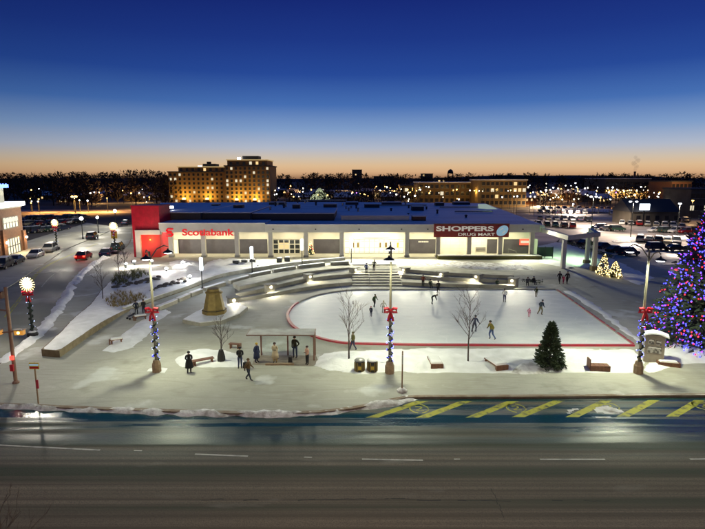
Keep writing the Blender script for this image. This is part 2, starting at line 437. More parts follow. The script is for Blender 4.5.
# ------------------------------------------------------------------ helpers: meshes
class MB:
    def __init__(s):
        s.v, s.f, s.m = [], [], []
        s.k = 0
    def add(s, vs, fs):
        o = len(s.v)
        s.v += [tuple(p) for p in vs]
        for f in fs:
            s.f.append([i + o for i in f])
            s.m.append(s.k)
        return s
    def box(s, c, d, rz=0.0, top=1.0):
        hx, hy, hz = d[0] / 2, d[1] / 2, d[2] / 2
        ca, sa = math.cos(rz), math.sin(rz)
        vs = []
        for z, t in ((-hz, 1), (hz, top)):
            for x, y in ((-hx, -hy), (hx, -hy), (hx, hy), (-hx, hy)):
                x *= t; y *= t
                vs.append((c[0] + x * ca - y * sa, c[1] + x * sa + y * ca, c[2] + z))
        return s.add(vs, [(3, 2, 1, 0), (4, 5, 6, 7), (0, 1, 5, 4), (1, 2, 6, 5), (2, 3, 7, 6), (3, 0, 4, 7)])
    def bx(s, x0, x1, y0, y1, z0, z1):
        return s.box(((x0 + x1) / 2, (y0 + y1) / 2, (z0 + z1) / 2), (x1 - x0, y1 - y0, z1 - z0))
    def prism(s, poly, z0, z1):
        n = len(poly)
        a = sum(poly[i][0] * poly[(i + 1) % n][1] - poly[(i + 1) % n][0] * poly[i][1] for i in range(n))
        if a < 0:
            poly = poly[::-1]
        zz0 = z0 if callable(z0) else (lambda x, y: z0)
        zz1 = z1 if callable(z1) else (lambda x, y: z1)
        vs = [(p[0], p[1], zz0(p[0], p[1])) for p in poly] + [(p[0], p[1], zz1(p[0], p[1])) for p in poly]
        return s.add(vs, [tuple(range(n - 1, -1, -1)), tuple(range(n, 2 * n))] + [(i, (i + 1) % n, n + (i + 1) % n, n + i) for i in range(n)])
    def tube(s, pts, rs, n=8, cap=True):
        pts = [Vector(p) for p in pts]
        if not isinstance(rs, (list, tuple)):
            rs = [rs] * len(pts)
        vs, fs = [], []
        for i, p in enumerate(pts):
            d = (pts[min(i + 1, len(pts) - 1)] - pts[max(i - 1, 0)])
            d = d.normalized() if d.length > 1e-9 else Vector((0, 0, 1))
            u = d.cross(Vector((0, 0, 1))) if abs(d.z) < 0.95 else d.cross(Vector((1, 0, 0)))
            u.normalize()
            w = d.cross(u)
            for k in range(n):
                a = 2 * math.pi * k / n
                vs.append(p + (u * math.cos(a) + w * math.sin(a)) * rs[i])
        for i in range(len(pts) - 1):
            for k in range(n):
                k2 = (k + 1) % n
                fs.append((i * n + k, i * n + k2, (i + 1) * n + k2, (i + 1) * n + k))
        if cap:
            fs.append(tuple(range(n - 1, -1, -1)))
            fs.append(tuple(range((len(pts) - 1) * n, len(pts) * n)))
        return s.add(vs, fs)
    def lathe(s, prof, n=12, c=(0, 0, 0), sx=1, sy=1, ph=0.0):
        vs, fs = [], []
        for r, z in prof:
            for k in range(n):
                a = 2 * math.pi * k / n + ph
                vs.append((c[0] + math.cos(a) * r * sx, c[1] + math.sin(a) * r * sy, c[2] + z))
        for i in range(len(prof) - 1):
            for k in range(n):
                k2 = (k + 1) % n
                fs.append((i * n + k, i * n + k2, (i + 1) * n + k2, (i + 1) * n + k))
        fs.append(tuple(range(n - 1, -1, -1)))
        fs.append(tuple(range((len(prof) - 1) * n, len(prof) * n)))
        return s.add(vs, fs)
    def ball(s, c, r, n=8, m=5, sz=1.0):
        prof = [(max(0.001, r * math.sin(math.pi * i / m)), -r * sz * math.cos(math.pi * i / m)) for i in range(m + 1)]
        return s.lathe(prof, n, c)
    def octa(s, c, r):
        x, y, z = c
        return s.add([(x + r, y, z), (x - r, y, z), (x, y + r, z), (x, y - r, z), (x, y, z + r), (x, y, z - r)],
                     [(0, 2, 4), (2, 1, 4), (1, 3, 4), (3, 0, 4), (2, 0, 5), (1, 2, 5), (3, 1, 5), (0, 3, 5)])
    def disc_y(s, c, r, t, n=12):                # disc facing -y
        vs = [(c[0] + math.cos(2 * math.pi * k / n) * r, c[1] + d, c[2] + math.sin(2 * math.pi * k / n) * r) for d in (-t / 2, t / 2) for k in range(n)]
        return s.add(vs, [tuple(range(n)), tuple(range(2 * n - 1, n - 1, -1))] + [(k + n, (k + 1) % n + n, (k + 1) % n, k) for k in range(n)])
    def mesh(s, name, mats, smooth=False):
        me = bpy.data.meshes.new(name)
        me.from_pydata(s.v, [], s.f)
        for m in (mats if isinstance(mats, (list, tuple)) else [mats]):
            me.materials.append(M[m] if isinstance(m, str) else m)
        if s.k:
            me.polygons.foreach_set('material_index', s.m)
        if smooth:
            me.polygons.foreach_set('use_smooth', [True] * len(me.polygons))
        me.update()
        return me
    def build(s, name, mats, parent=None, loc=(0, 0, 0), rz=0.0, smooth=False):
        return obj(name, s.mesh(name, mats, smooth), parent, loc, rz)
def obj(name, data, parent=None, loc=(0, 0, 0), rz=0.0):
    o = bpy.data.objects.new(name, data)
    COL.objects.link(o)
    o.location = loc
    o.rotation_euler = (0, 0, rz)
    if parent:
        o.parent = parent
    return o
def tag(o, label, cat, group=None, kind=None):
    o['label'] = label
    o['category'] = cat
    if group:
        o['group'] = group
    if kind:
        o['kind'] = kind
    return o
def thing(name, label, cat, loc=(0, 0, 0), rz=0.0, group=None):
    return tag(obj(name, None, None, loc, rz), label, cat, group)
def struct(o):
    o['kind'] = 'structure'
    return o
def copy_tree(o, parent=None):
    c = o.copy()
    COL.objects.link(c)
    if parent:
        c.parent = parent
    for ch in list(o.children):
        copy_tree(ch, c)
    return c
def light(kind, loc, power, col=(1, 1, 1), r=0.15, parent=None, rot=(0, 0, 0), spot=150, blend=0.6, size=None, name='lamp_light'):
    d = bpy.data.lights.new(name, kind)
    d.energy = power
    d.color = col
    if kind == 'SPOT':
        d.spot_size = R(spot)
        d.spot_blend = blend
    if kind == 'AREA':
        d.shape = 'RECTANGLE'
        d.size, d.size_y = size
    else:
        d.shadow_soft_size = r
    o = bpy.data.objects.new(name, d)
    COL.objects.link(o)
    o.location = loc
    o.rotation_euler = rot
    if parent:
        o.parent = parent
    return o
def grid_cut(poly, cell, jitter=0.0, seed=0, sub=None):
    """a flat polygon cut into cells; returns a bmesh at z = 0"""
    pts = []
    n = len(poly)
    for i in range(n):
        a, b = Vector(poly[i][:2]), Vector(poly[(i + 1) % n][:2])
        k = max(1, int((b - a).length / sub)) if sub else 1
        for j in range(k):
            p = a.lerp(b, j / k)
            if jitter:
                q = noise.noise_vector(Vector((p.x * 0.9 + seed, p.y * 0.9, seed * 3.1))) + 0.5 * noise.noise_vector(Vector((p.x * 2.7 + seed, p.y * 2.7, seed)))
                p = p + Vector((q.x, q.y)) * jitter
            pts.append(p)
    bm = bmesh.new()
    bm.faces.new([bm.verts.new((p.x, p.y, 0)) for p in pts])
    bm.normal_update()
    if bm.faces[:][0].normal.z < 0:
        bmesh.ops.reverse_faces(bm, faces=bm.faces[:])
    x0, x1 = min(p.x for p in pts), max(p.x for p in pts)
    y0, y1 = min(p.y for p in pts), max(p.y for p in pts)
    if cell:
        cx, cy = (cell, cell) if not isinstance(cell, tuple) else cell
        for ax, lo, hi, c in ((0, x0, x1, cx), (1, y0, y1, cy)):
            if not c:
                continue
            v = math.ceil(lo / c) * c
            while v < hi:
                bmesh.ops.bisect_plane(bm, geom=bm.verts[:] + bm.edges[:] + bm.faces[:], plane_co=(v, 0, 0) if ax == 0 else (0, v, 0),
                                       plane_no=(1, 0, 0) if ax == 0 else (0, 1, 0))
                v += c
    return bm, pts
def sheet(name, poly, dz, m, cell=None, skirt=0.0, jitter=0.0, seed=0, sub=None, zf=None, parent=None):
    bm, pts = grid_cut(poly, cell, jitter, seed, sub)
    for v in bm.verts:
        v.co.z = (zf(v.co.x, v.co.y) if zf else H(v.co.x, v.co.y)) + dz
    if skirt:
        be = [e for e in bm.edges if e.is_boundary]
        r = bmesh.ops.extrude_edge_only(bm, edges=be)
        for v in r['geom']:
            if isinstance(v, bmesh.types.BMVert):
                v.co.z -= skirt
    me = bpy.data.meshes.new(name)
    bmesh.ops.recalc_face_normals(bm, faces=bm.faces[:])
    bm.to_mesh(me)
    bm.free()
    me.materials.append(M[m] if isinstance(m, str) else m)
    return obj(name, me, parent)
def mound(name, label, poly, hgt, m='snow', cell=0.4, rim=1.2, jitter=0.25, seed=1, rough=0.5, base=None):
    bm, pts = grid_cut(poly, cell, jitter, seed, 0.5)
    P = [(p.x, p.y) for p in pts]
    for v in bm.verts:
        x, y = v.co.x, v.co.y
        d = edge_dist(x, y, P)
        nz = noise.fractal(Vector((x * 0.8, y * 0.8, seed)), 1.0, 2.0, 4)
        n2 = noise.noise(Vector((x * 0.25, y * 0.25, seed * 2.0)))
        z = hgt * sst(0, rim, d) * max(0.12, 0.75 + rough * nz + rough * n2)
        v.co.z = (base(x, y) if base else H(x, y)) + z + (0.012 if d > 1e-4 else -0.02)
    me = bpy.data.meshes.new(name)
    bmesh.ops.triangulate(bm, faces=[f for f in bm.faces if len(f.verts) > 4])
    bm.to_mesh(me)
    bm.free()
    me.materials.append(M[m])
    me.polygons.foreach_set('use_smooth', [True] * len(me.polygons))
    o = obj(name, me)
    return tag(o, label, 'snow', None, 'stuff')
def px_poly(pts, z=None):
    return [tuple((G(a, b) if z is None else G0(a, b, z))[:2]) for a, b in pts]
def smooth_line(pts, k=4):
    """Catmull-Rom through 2D points"""
    P = [Vector(p[:2]) for p in pts]
    P = [P[0] * 2 - P[1]] + P + [P[-1] * 2 - P[-2]]
    out = []
    for i in range(1, len(P) - 2):
        for j in range(k):
            t = j / k
            a, b, c, d = P[i - 1:i + 3]
            out.append(0.5 * ((2 * b) + (c - a) * t + (2 * a - 5 * b + 4 * c - d) * t * t + (3 * b - 3 * c + d - a) * t ** 3))
    out.append(P[-2])
    return [(p.x, p.y) for p in out]
def offset_line(pts, d):
    out = []
    for i, p in enumerate(pts):
        a = Vector(pts[max(i - 1, 0)]); b = Vector(pts[min(i + 1, len(pts) - 1)])
        t = (b - a).normalized()
        out.append((p[0] - t.y * d, p[1] + t.x * d))
    return out
def wall_strip(mb, pts, w, z0, z1):
    """a wall of width w whose right-hand face follows pts"""
    a, b = pts, offset_line(pts, w)
    n = len(a)
    f0 = z0 if callable(z0) else (lambda x, y: z0)
    f1 = z1 if callable(z1) else (lambda x, y: z1)
    vs = []
    for p, q in zip(a, b):
        vs += [(p[0], p[1], f0(*p)), (p[0], p[1], f1(*p)), (q[0], q[1], f1(*p)), (q[0], q[1], f0(*p))]
    fs = []
    for i in range(n - 1):
        for k in range(4):
            k2 = (k + 1) % 4
            fs.append((i * 4 + k, i * 4 + k2, (i + 1) * 4 + k2, (i + 1) * 4 + k))
    fs += [(0, 1, 2, 3), ((n - 1) * 4 + 3, (n - 1) * 4 + 2, (n - 1) * 4 + 1, (n - 1) * 4)]
    return mb.add(vs, fs)
def text_mesh(s, size, extrude=0.05, bold=0.0, squash=1.0, align='LEFT'):
    cu = bpy.data.curves.new('t', 'FONT')
    cu.body = s
    cu.size = size
    cu.extrude = extrude
    cu.offset = bold
    cu.align_x = align
    o = bpy.data.objects.new('t', cu)
    COL.objects.link(o)
    dg = bpy.context.evaluated_depsgraph_get()
    me = bpy.data.meshes.new_from_object(o.evaluated_get(dg))
    bpy.data.objects.remove(o)
    me.transform(Matrix.Rotation(math.pi / 2, 4, 'X') @ Matrix.Diagonal((squash, 1, 1, 1)))
    return me
def text_part(name, s, x0, x1, z0, z1, y, m, parent, bold=0.02, depth=0.06):
    """lettering fitted to the rectangle x0..x1, z0..z1 on an upright board"""
    me = text_mesh(s, 1.0, depth, bold)
    xs = [v.co.x for v in me.vertices]; zs = [v.co.z for v in me.vertices]
    ax, bx, az, bz = min(xs), max(xs), min(zs), max(zs)
    for v in me.vertices:
        v.co.x = x0 + (v.co.x - ax) / (bx - ax) * (x1 - x0)
        v.co.z = z0 + (v.co.z - az) / (bz - az) * (z1 - z0)
    me.materials.clear()
    me.materials.append(M[m])
    return obj(name, me, parent, (0, y, 0))

# ================================================================== THE SETTING
# one ground sheet out to the horizon
def make_ground():
    xs = [-6000, -2500, -1200, -600, -320, -200, -130] + [i * 3.0 for i in range(-32, 44)] + [150, 200, 320, 600, 1200, 2500, 6000]
    ys = [-60, -20] + [i * 2.0 for i in range(5, 56)] + [120, 140, 170, 220, 300, 420, 600, 900, 1400, 2400, 4500, 9000]
    vs = [(x, y, H(x, y) - 0.16 + (0 if y < 700 else 0)) for y in ys for x in xs]
    n = len(xs)
    fs = [(j * n + i, j * n + i + 1, (j + 1) * n + i + 1, (j + 1) * n + i) for j in range(len(ys) - 1) for i in range(n - 1)]
    struct(MB().add(vs, fs).build('ground', 'ground'))
make_ground()

KERB = smooth_line([tuple(G0(a, b)[:2]) for a, b in ((-60, 402), (0, 405), (70, 408), (150, 411), (230, 413.3), (290, 413.5), (330, 411.5), (365, 406.5),
        (395, 400), (412, 397.5), (440, 397), (560, 396.5), (705, 395.5), (860, 395))], 4)
SIDE_KERB = smooth_line([tuple(G(a, b)[:2]) for a, b in ((-22, 380), (0, 362), (33, 338), (51, 318.5), (69, 290.5), (84, 271), (100, 260), (118, 252), (128, 244), (131, 236), (132, 226))], 3)
SIDE_FAR = smooth_line([tuple(G(a, b)[:2]) for a, b in ((-90, 345), (-30, 312), (0, 292), (25, 276), (50, 260), (62, 251), (80, 243), (100, 235), (118, 227))], 3)

struct(sheet('main_road', [(-140, 8)] + [(-140, KERB[0][1])] + KERB + [(140, KERB[-1][1]), (140, 8)], -0.13, 'asphalt', cell=None))
struct(sheet('side_street', [(-110, KERB[0][1] - 2)] + [(KERB[0][0], KERB[0][1] - 2)] + SIDE_KERB + SIDE_FAR[::-1] + [(-90, 62)], -0.124, 'street', cell=(None, 3.0)))
right_edge = [tuple(G0(a, b)[:2]) for a, b in ((560, 238), (590, 243), (625, 256), (705, 282), (800, 310))]
plaza_poly = [KERB[0]] + KERB[1:] + [(90, 44)] + right_edge[::-1] + [(40, 102), (-38, 112)] + SIDE_KERB[::-1]
struct(sheet('plaza_paving', plaza_poly, 0.0, 'plaza', cell=(3.0, 2.0), skirt=0.15))
struct(sheet('parking_lot', [tuple(p) for p in right_edge] + [(150, 60), (190, 210), (60, 235), (38, 200), (38, 103)], -0.14, 'lot', cell=None))
struct(sheet('far_road', [(-300, 219), (30, 206), (30, 226), (-300, 242)], -0.10, 'lot', cell=None))
struct(sheet('far_road', [(50, 236), (420, 222), (420, 252), (50, 256)], -0.12, 'lot', cell=None))
# kerbs
k = MB(); wall_strip(k, [p for p in KERB], 0.32, -0.3, 0.025)
struct(k.build('kerb', 'kerb'))
k = MB(); wall_strip(k, SIDE_KERB[1:], -0.25, lambda x, y: H(x, y) - 0.3, lambda x, y: H(x, y) + 0.02)
struct(k.build('kerb', 'kerb'))
struct(sheet('sidewalk', SIDE_FAR[4:] + [tuple((Vector(p) + Vector((-16, 14))))[:2] for p in SIDE_FAR[:3:-1]], 0.0, 'plaza', cell=(None, 3.0), skirt=0.14))

# ---- road paint
def strip(name, a, b, w, z, m, cat, label, group=None):
    A, B = Vector(a[:2]), Vector(b[:2])
    t = (B - A).normalized(); nn = Vector((-t.y, t.x)) * w / 2
    mb = MB(); mb.add([(*(A - nn), z), (*(B - nn), z), (*(B + nn), z), (*(A + nn), z)], [(0, 1, 2, 3)])
    o = mb.build(name, m)
    return struct(o)
zr = -0.126
for a, b in (((-40, 443), (100, 450)), ((195, 454), (248, 456)), ((362, 459), (423, 460)), ((540, 459.2), (605, 459.2)), ((690, 459), (760, 458))):
    strip('lane_line', G0(*a, zr), G0(*b, zr), 0.13, zr, 'line_paint', '', '')
for a, b in (((134, 450.3), (142, 450.6)), ((304, 457), (312, 457.2)), ((454, 459), (460, 459))):
    strip('lane_mark', G0(*a, zr), G0(*b, zr), 0.10, zr, 'line_paint', '', '')
for top, bot in (((422, 401), (372, 417.5)), ((466, 401), (422, 417.5)), ((513, 401), (472, 417.5)), ((559, 400.5), (518, 417)), ((606, 400.5), (572, 417)), ((654, 400), (623, 416.5)), ((700, 400), (672, 416.5)), ((748, 400), (724, 416))):
    a, b = G0(*top, zr), G0(*bot, zr)
    w = 0.42
    mb = MB(); mb.add([(b.x - w, b.y, zr), (b.x + w, b.y, zr), (a.x + w, a.y, zr), (a.x - w, a.y, zr)], [(0, 1, 2, 3)])
    struct(mb.build('bay_stripe', 'yellow_paint'))
for c in ((419, 408.5), (516, 408), (609, 406.5), (703, 405.5)):
    p = G0(*c, zr)
    mb = MB()
    n = 28; vs = []
    for r in (0.56, 0.66):
        vs += [(math.cos(2 * math.pi * k / n) * r, math.sin(2 * math.pi * k / n) * r * 1.05, 0) for k in range(n)]
    mb.add(vs, [(k, n + k, n + (k + 1) % n, (k + 1) % n) for k in range(n) if k not in (6, 7, 20, 21)])
    for (x0, y0), (x1, y1) in (((-.22, .28), (.12, .32)), ((.12, .32), (.2, .12)), ((.2, .12), (-.2, -.25)), ((-.2, -.25), (.3, -.25))):
        t = Vector((x1 - x0, y1 - y0)).normalized(); q = Vector((-t.y, t.x)) * 0.05
        mb.add([(x0 - q.x, y0 - q.y, 0), (x1 - q.x, y1 - q.y, 0), (x1 + q.x, y1 + q.y, 0), (x0 + q.x, y0 + q.y, 0)], [(0, 1, 2, 3)])
    struct(mb.build('bay_symbol', 'yellow_paint', None, (p.x, p.y, zr)))
# tar cracks along the carriageway joint
mb = MB()
rr = random.Random(3)
for x0, x1 in ((-7.2, -6.4), (-5.2, -4.6), (-2.6, 4.2), (5.0, 7.4), (9.5, 9.9), (11, 12.2)):
    x = x0; y = G0(352, 499).y + 0.1
    while x < x1:
        L = rr.uniform(0.12, 0.35); y2 = y + rr.uniform(-0.05, 0.05); w = rr.uniform(0.012, 0.035)
        mb.add([(x, y - w, zr), (x + L, y2 - w, zr), (x + L, y2 + w, zr), (x, y + w, zr)], [(0, 1, 2, 3)])
        x += L; y = y2
for k_ in range(14):
    x = G0(500, 505).x + rr.uniform(-.05, .05); y = G0(500, 515).y + k_ * .16
    mb.add([(x - .015, y, zr), (x + .015, y, zr), (x + .02, y + .16, zr), (x - .01, y + .16, zr)], [(0, 1, 2, 3)])
o = mb.build('road_crack', 'crack'); struct(o)
# side street paint
YL = smooth_line([tuple(G(a, b)[:2]) for a, b in ((8, 316), (16, 305), (28, 289), (38, 273.5), (54, 262), (76, 252.5), (98, 243))], 4)
for s in (0.0, 0.28):
    mb = MB(); l2 = offset_line(YL, s); l3 = offset_line(YL, s + 0.13)
    vs = [(p[0], p[1], H(*p) - 0.117) for p in l2] + [(p[0], p[1], H(*p) - 0.117) for p in l3]
    n = len(l2); mb.add(vs, [(i, i + 1, n + i + 1, n + i) for i in range(n - 1)])
    struct(mb.build('centre_line', 'yellow_paint'))
WL = smooth_line([tuple(G(a, b)[:2]) for a, b in ((42, 286), (50, 277), (62, 268))], 4)
mb = MB(); l3 = offset_line(WL, 0.14)
n = len(WL); mb.add([(p[0], p[1], H(*p) - 0.117) for p in WL] + [(p[0], p[1], H(*p) - 0.117) for p in l3], [(i, i + 1, n + i + 1, n + i) for i in range(n - 1)])
struct(mb.build('lane_line', 'line_paint'))
p = G(46, 271.5)
mb = MB(); mb.box((0, 0, 0), (0.5, 3.2, 0.004)).box((0.55, 1.2, 0.0), (1.3, 0.4, 0.004)).box((1.15, 0.9, 0.0), (0.6, 1.3, 0.003))
struct(mb.build('turn_arrow', 'line_paint', None, (p.x, p.y, H(p.x, p.y) - 0.116), R(-38)))

# ---- ice rink
left_arc = [(633, 345.5), (520, 345.3), (430, 344.8), (389, 344.3), (350, 343.3), (332, 341), (315, 336.5), (303, 331.5), (294, 326), (289.3, 318), (290.5, 311), (299, 303), (318, 295.5), (346, 291), (372, 290.2), (410, 290)]
RINK = smooth_line([tuple(G0(a, b)[:2]) for a, b in left_arc], 5)
back = [tuple(G0(a, b)[:2]) for a, b in ((480, 290), (555.5, 289.8))]
struct(sheet('ice_rink', RINK + back, 0.012, 'ice', cell=None))
def edging(name, label, pts, w, z0, z1, m, cat='edging'):
    mb = MB(); wall_strip(mb, pts, w, z0, z1)
    return tag(mb.build(name, m), label, cat)
redge = [p for p in RINK]
cut = next(i for i, p in enumerate(redge) if p[1] > 62)
edging('rink_edging', 'low red edging curving along the street side of the ice rink', redge[:cut], 0.30, -0.05, 0.16, 'red_edge')
edging('rink_edging', 'pale concrete edging between the ice and the terrace steps', redge[cut - 1:] + back[:1] + [back[1]], 0.25, -0.05, 0.14, 'concrete')
RA, RB = Vector(back[1]), Vector(RINK[0])
root = thing('rink_edging', 'broken dark red edging along the walkway side of the ice', 'edging', (RA.x, RA.y, 0), 0)
mb = MB(); wall_strip(mb, [(0, 0), tuple(RB - RA)], 0.22, -0.05, 0.10); mb.build('kerb_stone', 'concrete', root)
t0 = 0.02
rr = random.Random(5)
while t0 < 0.97:
    t1 = min(0.99, t0 + rr.uniform(0.03, 0.09))
    mb = MB(); wall_strip(mb, [tuple((RB - RA) * t0 + Vector((0.02, 0))), tuple((RB - RA) * t1 + Vector((0.02, 0)))], 0.18, 0.0, 0.15)
    mb.build('red_board', 'red_edge', root)
    t0 = t1 + rr.uniform(0.008, 0.03)

# ---- terrace steps round the rink
def tier(parent, name, front, backl, z):
    fr = smooth_line(front, 4); bk = smooth_line(backl, 4)
    mb = MB(); mb.prism(fr + bk[::-1], z - 0.62, z)
    o = mb.build(name, 'terrace', parent)
    mb2 = MB(); wall_strip(mb2, fr, 0.42, z, z + 0.045)
    mb2.build('nosing', 'concrete', o)
    return o
M['terrace'] = mat('terrace_concrete', (0.46, 0.44, 0.35), 0.85, col2=(0.31, 0.295, 0.225), scale=0.7, bump=0.15, bscale=12)
def lines(spec):
    return [[tuple(G0(a, b, z)[:2]) for a, b in pts] for z, pts in spec]
LT = lines(((0, ((236, 302), (260, 298.5), (285, 294), (311, 289.6), (330, 287), (352, 285.2))),
            (0.4, ((236, 297), (260, 292.5), (280, 287.4), (305, 282), (330, 278.6), (352, 276.8))),
            (0.8, ((240, 290), (260, 285.3), (280, 280.2), (305, 275), (330, 272), (352, 270.2))),
            (1.2, ((240, 283.5), (260, 278), (280, 274), (305, 269.2), (330, 266.6), (352, 265.2)))))
RT = lines(((0, ((402, 285.2), (441, 286.8), (476, 287.8), (514, 288.8))),
            (0.4, ((402, 277.6), (441, 280.2), (476, 281.7), (514, 283.2))),
            (0.8, ((402, 271.6), (441, 275), (476, 277), (514, 278.8))),
            (1.2, ((402, 266.4), (441, 269.4), (476, 271.6), (514, 273.6)))))
for L, lab in ((LT, 'curving concrete terrace of three wide steps between sculpture and stairway'), (RT, 'curving concrete terrace of three wide steps below the drugstore')):
    root = thing('terrace_steps', lab, 'terrace', (0, 0, 0))
    for i in range(3):
        tier(root, 'tier', L[i], L[i + 1] if i < 2 else offset_line(smooth_line(L[3], 1), 1.2), 0.4 * (i + 1))
root = thing('stairway', 'broad concrete stairway from the ice up to the mall entrance', 'stairs', (0, 0, 0))
ya, yb = G0(377, 286).y, G0(377, 265.5, 1.2).y
xa0, xa1 = LT[0][-1][0] + 0.02, RT[0][0][0] - 0.02
for i in range(8):
    mb = MB(); mb.bx(xa0, xa1, ya + (yb - ya) * i / 8, yb + 1.0 if i == 7 else ya + (yb - ya) * (i + 1.4) / 8, -0.1, 0.15 * (i + 1))
    mb.build('step', 'terrace', root)
for px in (369,):
    pa, pb = G0(px, 283), G0(px, 264, 1.2)
    mb = MB(); a = Vector((pa.x, ya + 0.6, 0.1)); b = Vector((pa.x, yb, 1.15))
    mb.tube([a, a + Vector((0, 0, 1.0)), b + Vector((0, 0, 1.0)), b], 0.045, 6)
    mb.build('handrail', 'steel', root)
# little light pillars set in the terraces
def pillar(px, py, z, lab, w=1.15, power=320, hgt=1.0):
    p = G0(px, py, z)
    t = thing('terrace_light', 'square concrete light pillar with round lamp ' + lab, 'light', (p.x, p.y, z - 0.4), math.atan2(p.x - 6, 62 - p.y) * -0.35, 'light pillars in the terraces')
    MB().bx(-w / 2, w / 2, 0, 0.8, -0.2, hgt).build('pillar', 'terrace', t)
    MB().bx(-w / 2 - 0.12, w / 2 + 0.12, -0.35, 0.9, hgt, hgt + 0.12).build('cap', 'concrete', t)
    MB().disc_y((0, -0.06, hgt - 0.28), 0.17, 0.06).build('lens', 'lamp_warm', t)
    light('SPOT', (0, -0.35, hgt - 0.25), power, (1.0, 0.92, 0.68), 0.1, t, (R(-35), 0, 0), 150, 0.5)
    return t
for px, py, z, lab in ((234, 303, 0.4, 'at the terrace end behind the bronze bell'), (271, 289.5, 0.8, 'next after the terrace end by the bell'), (310, 279, 0.8, 'midway between bell and stairway'), (355.5, 272, 0.8, 'on the bank side of the stairway'),
                       (403.5, 272, 0.8, 'on the drugstore side of the stairway'), (441, 276.5, 0.8, 'next but one to the stairway below the drugstore'), (476, 279, 0.8, 'below the drugstore vent'), (512, 283, 0.6, 'at the walkway end of the terrace')):
    pillar(px, py, z, lab)
# snow-topped seat walls round the walkway, and the outer retaining wall
def seat_wall(a, b):
    p, q = G(*a), G(*b)
    z = lambda x, y: H(x + p.x, y + p.y) - H(p.x, p.y)
    t = thing('seat_wall', 'short concrete seat wall capped with snow along the curved walkway', 'wall', (p.x, p.y, H(p.x, p.y)), 0, 'seat walls along the curved walkway')
    d = (q - p)
    mb = MB(); wall_strip(mb, [(0, 0), (d.x / 2, d.y / 2), (d.x, d.y)], 0.6, lambda x, y: z(x, y) - 0.4, lambda x, y: z(x, y) + 0.42)
    mb.build('wall', 'terrace', t)
    mb = MB(); wall_strip(mb, [(0, 0.03), (d.x / 2, d.y / 2 + 0.03), (d.x, d.y + 0.03)], 0.54, lambda x, y: z(x, y) + 0.40, lambda x, y: z(x, y) + 0.52)
    mb.build('snow_cap', 'snow', t)
for a, b in (((160, 310.5), (178, 303)), ((179.5, 302.2), (190.5, 297.5)), ((192, 296.8), (203, 292.5)), ((206, 291.5), (226, 285.5)), ((231, 284), (249.5, 279)), ((251, 277.6), (271, 273.6)),
             ((274, 273), (296, 269.4)), ((299, 268.8), (325, 265.8)), ((331, 265.4), (349, 264.4))):
    seat_wall(a, b)
OW = smooth_line([tuple(G(a, b)[:2]) for a, b in ((126, 312), (155, 301), (190, 289), (223, 277), (257, 271), (300, 265), (345, 260.5))], 5)
mb = MB(); wall_strip(mb, OW, 0.5, lambda x, y: H(x, y) - 0.4, lambda x, y: H(x, y) + 0.5)
ow = mb.build('retaining_wall', 'terrace'); tag(ow, 'long low concrete wall sweeping from the planting bed to the entrance', 'wall')
mb = MB(); wall_strip(mb, [(x, y + .03) for x, y in OW], 0.44, lambda x, y: H(x, y) + 0.49, lambda x, y: H(x, y) + 0.58); mb.build('snow_cap', 'snow', ow)

# planting bed beside the street corner
bed = px_poly([(42, 356), (60, 357.5), (90, 336), (124, 313.5)]) + [tuple(p) for p in OW[2:16]] + px_poly([(200, 271), (165, 270), (140, 272), (116, 276), (100, 292), (80, 316), (62, 337)])
M['bedwall'] = mat('bed_wall', (0.24, 0.19, 0.11), 0.85, col2=(0.17, 0.13, 0.07), scale=2)
tag(sheet('planting_bed', bed, 0.0, 'bedwall', cell=1.5, skirt=0.9, zf=lambda x, y: H(x, y) + 0.5 * (1 - sst(50, 62, y)) + 0.10), 'wedge shaped planting bed with brown edge wall at the street corner', 'planter')
def bedz(x, y):
    return H(x, y) + 0.5 * (1 - sst(50, 62, y)) + 0.10
mound('snow_bed', 'smooth snow covering the wedge shaped planting bed', bed, 0.22, 'snow', 0.7, 1.0, 0.0, 3, 0.4, bedz)
rr = random.Random(11)
# dry grass tufts and dark stones in the bed
def tufts(name, label, area_px, n, hgt, m, base):
    mb = MB()
    poly = px_poly(area_px)
    xs = [p[0] for p in poly]; ys = [p[1] for p in poly]
    c = 0
    while c < n:
        x, y = rr.uniform(min(xs), max(xs)), rr.uniform(min(ys), max(ys))
        if not inside(x, y, poly):
            continue
        c += 1
        z = base(x, y) + 0.1
        for _ in range(7):
            a = rr.uniform(0, 6.28); l = rr.uniform(0.3, 0.7) * hgt; h = rr.uniform(0.6, 1.2) * hgt
            w = 0.03
            mb.add([(x - w * math.sin(a), y + w * math.cos(a), z), (x + w * math.sin(a), y - w * math.cos(a), z), (x + l * math.cos(a), y + l * math.sin(a), z + h)], [(0, 1, 2)])
    o = mb.build(name, m)
    return tag(o, label, 'grass', None, 'stuff')
tufts('dry_grass', 'straw coloured dry grass poking out of the snowy bed', [(105, 303), (118, 293), (140, 296), (150, 300), (135, 307), (112, 312)], 170, 0.55, 'dry_grass', bedz)
tufts('dry_grass', 'olive ornamental grass near the street tree in the bed', [(112, 286), (116, 275), (140, 272), (150, 277), (135, 282), (118, 288)], 200, 0.65, 'hedge', bedz)
def blob(r, seed, sq=0.7):
    mb = MB(); mb.ball((0, 0, 0), r, 8, 6, sq)
    mb.v = [tuple(Vector(v) * (1 + 0.35 * noise.noise(Vector(v) * 2.2 / r + Vector((seed, 0, 0))))) for v in mb.v]
    return mb
stone_me = blob(0.34, 4).mesh('stone', 'stone', True)
i = 0
